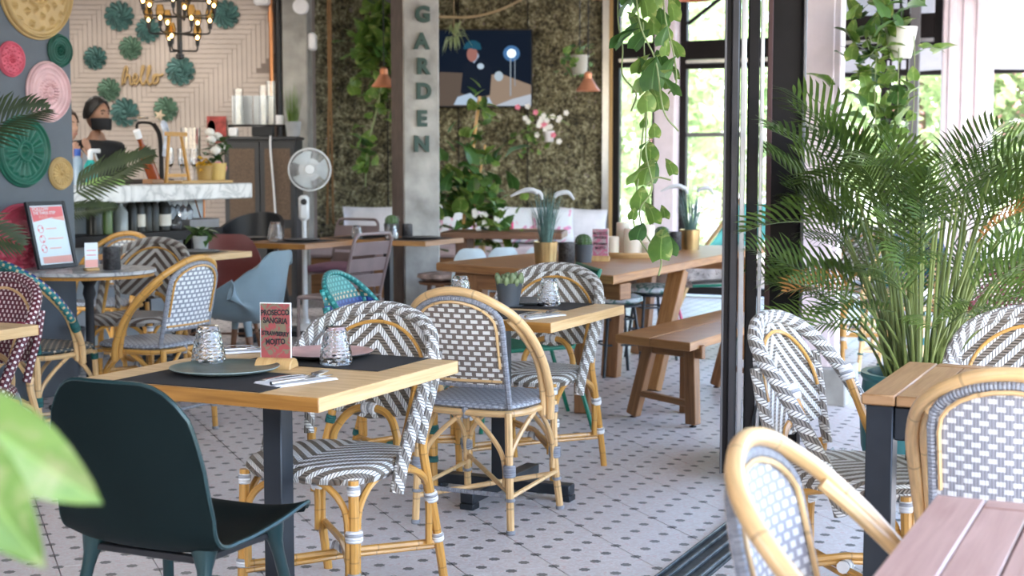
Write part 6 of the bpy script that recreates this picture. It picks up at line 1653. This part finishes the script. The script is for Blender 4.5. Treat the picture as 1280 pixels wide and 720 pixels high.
# climbing plant on a bamboo pole behind the long table
cp = thing('climbing_plant', 'leafy climber on a bamboo pole with white blossoms beside the column', 'plant', (-.40, 12.9, 0))
obj('pot', MB().lathe(pot_shape(.15, .20, .36), 24), M['plateGr'], cp)
obj('bamboo_pole', MB().tube([(-.05, 0, .2), (-.03, 0, .85), (.11, .02, 1.93)], .016, 8), M['cane'], cp); obj('bamboo_pole', MB().tube([(.05, 0, .2), (.06, .02, .95), (.16, .02, 1.5)], .010, 8), M['cane'], cp)
obj('soil', MB().lathe([(0, .33), (.18, .33), (0, .335)], 20), M['bark'], cp)
clump(cp, 120, .0, -.05, .98, .42, .3, .36, 1.1, 2.1, 51, .75); clump(cp, 26, .10, -.03, 1.40, .2, .1, .3, 1.0, 1.7, 52, .4); clump(cp, 14, .10, -.03, 1.80, .16, .08, .3, 1.0, 1.6, 53, .2)
clump(cp, 50, .28, -.15, .75, .16, .2, .3, .7, 1.2, 55, .2)
for k in range(9):
    c = V((q.gauss(.16, .05), -.25, q.gauss(.87, .07))); mb = MB()
    for j in range(5):
        a = 2*pi*j/5; d = V((cos(a), -.2, sin(a)))*.03; e = V((-sin(a), 0, cos(a)))*.013; mb.add([c, c+d*.6-e, c+d, c+d*.6+e], [[0, 1, 2, 3]])
    obj('blossom', mb, M['whitep'], cp, 0)

# ---- feathered palm fronds
def frond_mesh(L, n, ll, droop, seed, w_=.011, vee=.35):
    q = random.Random(seed); mb = MB(); pts = []
    for k in range(n+1):
        f = k/n; pts.append(V((0, L*f*(1-.18*droop*f), L*.10*f - droop*L*.42*f*f)))
    mb.tube(pts, [.0036*(1-.7*k/n) for k in range(n+1)], 5)
    for k in range(1, n+1):
        f = k/n
        if f < .12: continue
        p = pts[k]; t_ = (pts[k]-pts[k-1]).normalized(); l = ll*(sin(pi*min(1, .18+f*.80))**.6)*q.uniform(.85, 1.1)
        for s_ in (-1, 1):
            side = V((s_, 0, 0)); d = (t_*(.55+.5*f) + side*(1-.45*f) + V((0, 0, vee))).normalized()
            up = d.cross(t_).normalized(); wv = d.cross(up if up.length > .1 else V((0, 0, 1))).normalized()*w_
            m1 = p + d*l*.35 + V((0, 0, .0)); m2 = p + d*l*.72 - V((0, 0, l*.10)); e = p + d*l - V((0, 0, l*.26*q.uniform(.6, 1.5)))
            mb.add([p-wv*.35, p+wv*.35, m1+wv, m1-wv, m2+wv*.8, m2-wv*.8, e], [[0, 1, 2, 3], [3, 2, 4, 5], [5, 4, 6]], [[(.2, 0), (.2, 0), (.2, .5), (.2, .5)]]*2 + [[(.2, 0), (.2, 0), (.2, 1)]])
    return mb.mesh('frond', 60)
M['palm'] = leafmat('areca_leaf', (.030, .066, .014), (.135, .21, .040), None, .36, .25); M['palmD'] = leafmat('dark_palm_leaf', (.014, .028, .009), (.045, .066, .020), None, .6, .12)
M['palmO'] = leafmat('dry_leaf', (.30, .10, .02), (.45, .22, .05), None, .5, .2)
FM = [frond_mesh(.66, 16, .30, .42, k, .0086, .5) for k in range(3)] + [frond_mesh(.54, 14, .28, .75, k+7, .0086, .45) for k in range(3)]
for m in FM: m.materials.append(M['palm'])
FO_ = FM[3].copy(); FO_.materials.clear(); FO_.materials.append(M['palmO'])
pa = thing('areca_palm', 'big feathery areca palm in a round teal planter on the terrace', 'plant', (1.63, 5.70, 0))
M['teal'] = plain('teal_glazed_pot', (.035, .15, .155), .3, var=.12, vs=6)
obj('planter', MB().lathe([(0, .001), (.15, 0), (.175, .02), (.225, .20), (.235, .36), (.222, .47), (.232, .485), (.230, .50), (.205, .50), (.195, .43), (0, .42)], 48), M['teal'], pa)
obj('soil', MB().lathe([(0, .425), (.196, .432), (0, .44)], 24), M['bark'], pa)
q = random.Random(77); stemm = plain('palm_stem', (.16, .20, .055), .5, var=.25, vs=6)
for k in range(104):
    a = 2*pi*k/104*5.17 + q.uniform(-.3, .3); r = .12*sqrt(q.random()); lean = q.uniform(.04, .24); zt_ = q.uniform(.78, 1.28)
    if k % 4 == 0: zt_ = q.uniform(.66, .86); lean += .06
    b = V((r*cos(a), r*sin(a), .42)); t_ = V(((r+lean)*cos(a), (r+lean)*sin(a), zt_)); m_ = b.lerp(t_, .55) - V((cos(a), sin(a), 0))*lean*.15
    obj('stalk', MB().tube(spl([b, m_, t_], 4), [.0065]*4+[.0055]*4+[.004], 6), stemm, pa)
    fo = bpy.data.objects.new('frond', FO_ if k in (11, 37) else FM[k % 6]); COL.objects.link(fo); fo.parent = pa; fo.location = t_
    el = q.uniform(.15, 1.2)*(.6 if zt_ < .9 else 1)
    fo.rotation_euler = (Matrix.Rotation(a-pi/2+q.uniform(-.4, .4), 3, 'Z') @ Matrix.Rotation(el, 3, 'X') @ Matrix.Rotation(q.uniform(-.7, .7), 3, 'Y')).to_euler(); s_ = q.uniform(.62, .88)*(.85 if zt_ < .9 else 1); fo.scale = (s_,)*3
# hanging plant in a white pot on the lattice post
hg = thing('hanging_pothos', 'pothos in a white hanging pot above the big palm', 'plant', (2.03, 7.6, 0))
obj('pot', MB().lathe([(0, 1.88), (.055, 1.88), (.085, 2.04), (.078, 2.04), (.07, 2.0), (0, 2.0)], 20), plain('ivory_pot', (.62, .60, .52), .5), hg); obj('hanger', MB().tube([(0, 0, 2.02), (0, 0, 3.4)], .004, 5), M['black'], hg)
clump(hg, 105, -.10, -.02, 1.90, .22, .15, .38, .7, 1.35, 61, .35); clump(hg, 30, -.04, -.02, 1.55, .12, .1, .26, .7, 1.2, 62, .5)
for x in (-.12, -.02, .05): obj('stem', MB().tube(spl([(0, 0, 2.0), (x, -.05, 2.02), (x*1.2, -.06, 1.7), (x, -.05, 1.4)], 5), .003, 5), M['vinestem'], hg)
hgb = MB().tube([(2.03, 7.6, 3.40), (1.70, 8.08, 3.25)], .012, 6)
solo('hanger_arm', hgb, M['black'], 'dark arm on the pink pillar carrying the hanging pot', 'bracket')
# dark palms by the slate wall
FD = [frond_mesh(.66, 24, .20, .8, 91, .009), frond_mesh(.62, 26, .19, .22, 92, .010)]
for m in FD: m.materials.append(M['palmD'])
def potted_palm(x, y, label, fr, seed):
    t = thing('potted_palm', label, 'plant', (x, y, 0)); obj('pot', MB().lathe(pot_shape(.13, .17, .30), 24), M['slatepot'], t)
    for (p, yaw, pit, roll, s_, w_) in fr:
        pv_ = V(p); obj('stalk', MB().tube(spl([(0, 0, .26), (pv_.x*.4, pv_.y*.4, pv_.z*.6), p], 5), .008, 6), stemm, t)
        fo = bpy.data.objects.new('frond', FD[w_]); COL.objects.link(fo); fo.parent = t; fo.location = p; fo.rotation_euler = (Matrix.Rotation(yaw, 3, 'Z') @ Matrix.Rotation(pit, 3, 'X') @ Matrix.Rotation(roll, 3, 'Y')).to_euler(); fo.scale = (s_,)*3
potted_palm(-2.72, 6.35, 'dark palm whose fronds reach in from the left edge before the slate wall', [((.10, .1, 1.32), -pi/2+.2, .60, 1.1, 1.0, 0), ((.03, .05, 1.1), -pi/2-.3, -.1, 1.0, .9, 0), ((-.1, .1, 1.2), pi/2, .6, 0, .9, 0), ((.0, -.1, 1.0), pi, .6, 0, .9, 0)], 1)
potted_palm(-2.86, 9.0, 'dark palm frond fanning out from behind the wall corner before the bar', [((.06, .0, 1.11), -pi/2, .45, 1.1, 1.05, 1), ((.02, .0, 1.02), -pi/2+.1, .1, .9, .6, 1), ((-.05, .2, 1.15), .5, .9, 0, .8, 1)], 2)
# close-up leaf at the lower left
M['bigleaf'] = leafmat('bright_fig_leaf', (.14, .26, .05), (.27, .42, .11), (.42, .46, .20), .5, .3)
fl_ = thing('leafy_plant', 'bright green big-leaved plant out of focus at the lower left corner', 'plant', (-.622, 1.12, 0))
obj('pot', MB().lathe(pot_shape(.12, .16, .28), 24), M['plateGr'], fl_)
obj('stem', MB().tube(spl([(0, 0, .25), (.05, 0, .7), (.13, .03, 1.08), (.155, .02, 1.148)], 5), .008, 7), M['vinestem'], fl_)
bl = [leaf_mesh(.162, .066, .25, 8, 10, False, .004), leaf_mesh(.14, .06, .1, 8, 10, False, .004)]
for k, (p, d, w_, roll) in enumerate((((.158, .02, 1.150), (.130, .01, -.098), 0, .5), ((.158, .0, 1.145), (.092, -.02, -.130), 0, .3), ((.150, .02, 1.14), (.03, -.03, -.12), 1, .2), ((.15, .02, 1.16), (-.10, .05, .05), 1, 0), ((.15, .02, 1.13), (-.02, .0, -.13), 1, .5))):
    y_ = V(d).normalized(); n_ = V((.15, -1, .25)); x_ = y_.cross(n_).normalized(); z_ = x_.cross(y_)
    R_ = Matrix((x_, y_, z_)).transposed().to_4x4(); R_.translation = V(p)
    obj('leaf', MB().join(bl[w_], R_), M['bigleaf'], fl_, 180)

# ------------------------------------------------------------------ terrace chairs further out
t1_ = dup(zA, (2.28, 9.95, 0), 2.2, 'chevron woven bistro chair out on the bright terrace beside the pink pillar')
t2_ = dup(bB, (2.72, 10.5, 0), -1.2, 'bistro chair on the bright terrace partly behind the palm')
t3_ = dup(bL, (2.48, 9.15, 0), 2.6, 'teal bound bistro chair on the bright terrace left of the palm stems')
t4_ = dup(zM, (2.20, 6.20, 0), BV, 'burgundy woven bistro chair behind the palm at the right edge')

# ------------------------------------------------------------------ two people behind the bar
SK = {}
def skin(n, c): return plain(n, c, .5, var=.04, vs=20, Subsurface_Weight=.08)
def skinned(name, nodes, edges, mat, parent, lv=2, root=0):
    bm = bmesh.new(); ly = bm.verts.layers.skin.verify(); vv = []
    for i, (p, r) in enumerate(nodes):
        q_ = bm.verts.new(V(p)); r = r if isinstance(r, tuple) else (r, r); q_[ly].radius = r; q_[ly].use_root = (i == root); vv.append(q_)
    for i, j in edges: bm.edges.new((vv[i], vv[j]))
    me = bpy.data.meshes.new(name); bm.to_mesh(me); bm.free()
    o = bpy.data.objects.new(name, me); COL.objects.link(o); o.parent = parent
    m = o.modifiers.new('skin', 'SKIN'); m.use_smooth_shade = True; s = o.modifiers.new('smooth', 'SUBSURF'); s.levels = lv; s.render_levels = lv
    me.materials.append(mat); return o
def person(label, loc, rz, S, sk, hairc, shirtc, pants, arms, headturn=0, long_hair=False):
    t = thing('person', label, 'person', loc, rz, 'people behind the bar'); t.scale = (S,)*3
    sm = skin('skin_%s' % hairc[0], sk); hm = plain('hair_%s' % hairc[0], hairc[1], .5, var=.15, vs=40, bump=.003, bs=80)
    # body faces local +Y
    N = [((0, 0, .95), (.155, .10)), ((0, .01, 1.12), (.125, .085)), ((0, .015, 1.30), (.15, .095)), ((0, 0, 1.42), (.105, .065)), ((0, .005, 1.50), .052), ((0, .02, 1.56), .05)]
    E = [(0, 1), (1, 2), (2, 3), (3, 4), (4, 5)]
    for s_ in (-1, 1):
        b = len(N)
        N += [((s_*.09, 0, .88), .09), ((s_*.10, .01, .50), .062), ((s_*.105, -.02, .12), .042), ((s_*.105, .0, .05), .045), ((s_*.11, .15, .03), .032)]
        E += [(0, b), (b, b+1), (b+1, b+2), (b+2, b+3), (b+3, b+4)]
    tips = []
    for s_ in (-1, 1):
        sh_, el, wr, hd = arms[s_]
        b = len(N); N += [((s_*.165, 0, 1.41), .058), (el, .042), (wr, .027), (tuple(V(wr).lerp(V(hd), .5)), (.032, .018)), (hd, (.036, .016))]
        E += [(3, b), (b, b+1), (b+1, b+2), (b+2, b+3), (b+3, b+4)]
        d = (V(hd)-V(wr)).normalized(); sd = d.cross(V((0, 1, .2))).normalized()
        for f in range(4):
            q0 = len(N); off = sd*(f-1.5)*.019; L_ = (.075, .085, .08, .062)[f]
            N += [(tuple(V(hd)+off+d*.012), .010), (tuple(V(hd)+off*1.05+d*(.02+L_*.5)), .0088), (tuple(V(hd)+off*1.05+d*(.01+L_)+V((0, .012, -.01))), .007)]
            E += [(b+4, q0), (q0, q0+1), (q0+1, q0+2)]
        q0 = len(N); N += [(tuple(V(wr).lerp(V(hd), .4)+sd*.036*s_), .011), (tuple(V(hd)+sd*.06*s_+d*.02), .009)]; E += [(b+3, q0), (q0, q0+1)]
    skinned('body', N, E, sm, t)
    # head: a shaped surface with brow, nose, cheeks, chin
    hd = bpy.data.objects.new('head', None); 
    bpy.data.objects.remove(hd)
    def hf(u, v):
        th = 2*pi*u; ph = pi*v; x, y, z = sin(ph)*sin(th), sin(ph)*cos(th), cos(ph)
        w_ = .076*(1 - .22*max(0, -z)**1.5); dpt = .097
        X, Y, Z = x*w_, y*dpt, z*.120
        if z < 0: Y += .012*(-z)*(1 if y > 0 else .3)
        g = math.exp(-(x/.16)**2)*max(0, y)
        Y += g*(.022*math.exp(-((z+.12)/.16)**2) + .006*math.exp(-((z-.22)/.1)**2) + .006*math.exp(-((z+.55)/.12)**2) + .008*math.exp(-((z+.85)/.15)**2))
        for e in (-1, 1): Y -= .008*math.exp(-((x-e*.36)/.16)**2 - ((z-.08)/.11)**2)*max(0, y)
        return (X, Y, Z+1.665)
    Mh = Matrix.Translation((0, .025, 0)) @ Matrix.Rotation(headturn, 4, 'Z')
    h = obj('head', MB().grid(hf, 40, 30).xf(Mh), sm, t, 180)
    for e in (-1, 1):
        obj('eye', MB().lathe([(.001, -.0095), (.009, -.004), (.0095, .002), (.001, .0095)], 10, (0, 0, 0)).xf(Mh @ Matrix.Translation((e*.029, .079, 1.674))), plain('eye_dark_%s%d' % (hairc[0], e), (.03, .02, .015), .2, var=0), h, 180)
        obj('eyebrow', MB().tube([(e*.014, .096, 1.694), (e*.03, .095, 1.700), (e*.048, .082, 1.694)], .004, 6).xf(Mh), hm, h)
        obj('ear', MB().lathe([(.001, -.012), (.022, -.006), (.026, .003), (.012, .010), (.001, .008)], 12).xf(Mh @ Matrix.Translation((e*.074, -.008, 1.66)) @ Matrix.Rotation(e*pi/2, 4, 'Y') @ Matrix.Diagonal((1.25, .8, 1, 1))), sm, h, 180)
    obj('lips', MB().tube([(-.022, .094, 1.603), (0, .103, 1.605), (.022, .094, 1.603)], [.003, .006, .003], 6).xf(Mh), plain('lips_%s' % hairc[0], (.36, .13, .11), .45, var=0), h)
    def hairf(u, v):
        th = 2*pi*u; front = max(0, cos(th)); lim = .57 - .30*front**1.1
        ph = pi*v*lim; x, y, z = sin(ph)*sin(th), sin(ph)*cos(th), cos(ph)
        n_ = 1 + .05*noise.noise(V((x*5, y*5, z*5))) + .05*noise.noise(V((x*16, y*16, z*9)))
        return (x*.086*n_, y*.108*n_-.004, z*.135*n_+1.668)
    obj('hair', MB().sheet(hairf, 40, 14, .010).xf(Mh), hm, t, 180)
    if long_hair:
        obj('hair_bun', MB().lathe([(.001, -.05), (.04, -.03), (.052, .005), (.03, .04), (.001, .05)], 16, (0, -.125, 1.70)).xf(Mh), hm, t, 180)
        obj('hair_clip', MB().lathe([(.001, -.02), (.028, 0), (.001, .02)], 12, (-.02, -.06, 1.80), lambda i, k: 1+.3*(k % 2)).xf(Mh), M['dkgreen'], t)
    # clothes
    shm = plain('shirt_%s' % hairc[0], shirtc, .85, var=.05, bump=.002, bs=30)
    SN = [((0, 0, .90), (.190, .135)), ((0, .01, 1.05), (.178, .132)), ((0, .01, 1.18), (.182, .135)), ((0, .015, 1.30), (.205, .142)), ((0, 0, 1.415), (.165, .115)), ((0, .0, 1.485), (.070, .066))]; SB = 4; SE = [(0, 1), (1, 2), (2, 3), (3, 4), (4, 5)]
    for s_ in (-1, 1):
        b = len(SN); el = V(arms[s_][1]); a0 = V((s_*.168, 0, 1.41)); SN += [(tuple(a0), .088), (tuple(a0.lerp(el, .55)), .078), (tuple(a0.lerp(el, .80)), .074)]; SE += [(4, b), (b, b+1), (b+1, b+2)]
    skinned('shirt', SN, SE, shm, t)
    pn_ = [((0, 0, .97), (.172, .118)), ((0, 0, .88), (.16, .115))]; pe = [(0, 1)]
    for s_ in (-1, 1):
        b = len(pn_); pn_ += [((s_*.095, 0, .80), .105), ((s_*.10, .01, .50), .078), ((s_*.105, -.02, .10), .062)]; pe += [(1, b), (b, b+1), (b+1, b+2)]
    skinned('trousers', pn_, pe, plain('trousers_%s' % hairc[0], pants, .85), t)
    return t, h, Mh
down = {-1: (0, (-.235, -.03, 1.13), (-.20, .16, 1.02), (-.17, .24, .99)), 1: (0, (.235, -.03, 1.13), (.20, .16, 1.02), (.17, .24, .99))}
man, mh, Mm = person('man with short black hair, black face mask and black T-shirt behind the bar', (-3.17, 11.02, 0), radians(-128), 1.02, (.36, .19, .12), ('m', (.010, .008, .007)), (.012, .012, .014), (.02, .02, .025), down, .15)
mask = MB().sheet(lambda u, v: (.083*sin((u-.5)*pi*1.02)*(1-.12*v), (.104+.012*math.exp(-((u-.5)/.12)**2))*cos((u-.5)*pi*.98)**.8+.006+.004*sin(v*pi), 1.642-.088*v), 24, 8, .003)
obj('face_mask', mask.xf(Mm), plain('black_mask', (.010, .010, .012), .8), man, 180)
up = {-1: (0, (-.22, .12, 1.16), (-.10, .20, 1.40), (-.07, .17, 1.50)), 1: (0, (.21, .10, 1.15), (.13, .23, 1.36), (.09, .19, 1.47))}
woman, wh, Mw = person('woman in a white top with tied brown hair raising a hand to her face', (-3.32, 10.72, 0), radians(-112), .965, (.52, .31, .22), ('w', (.055, .028, .016)), (.62, .64, .68), (.06, .07, .09), up, -.1, True)
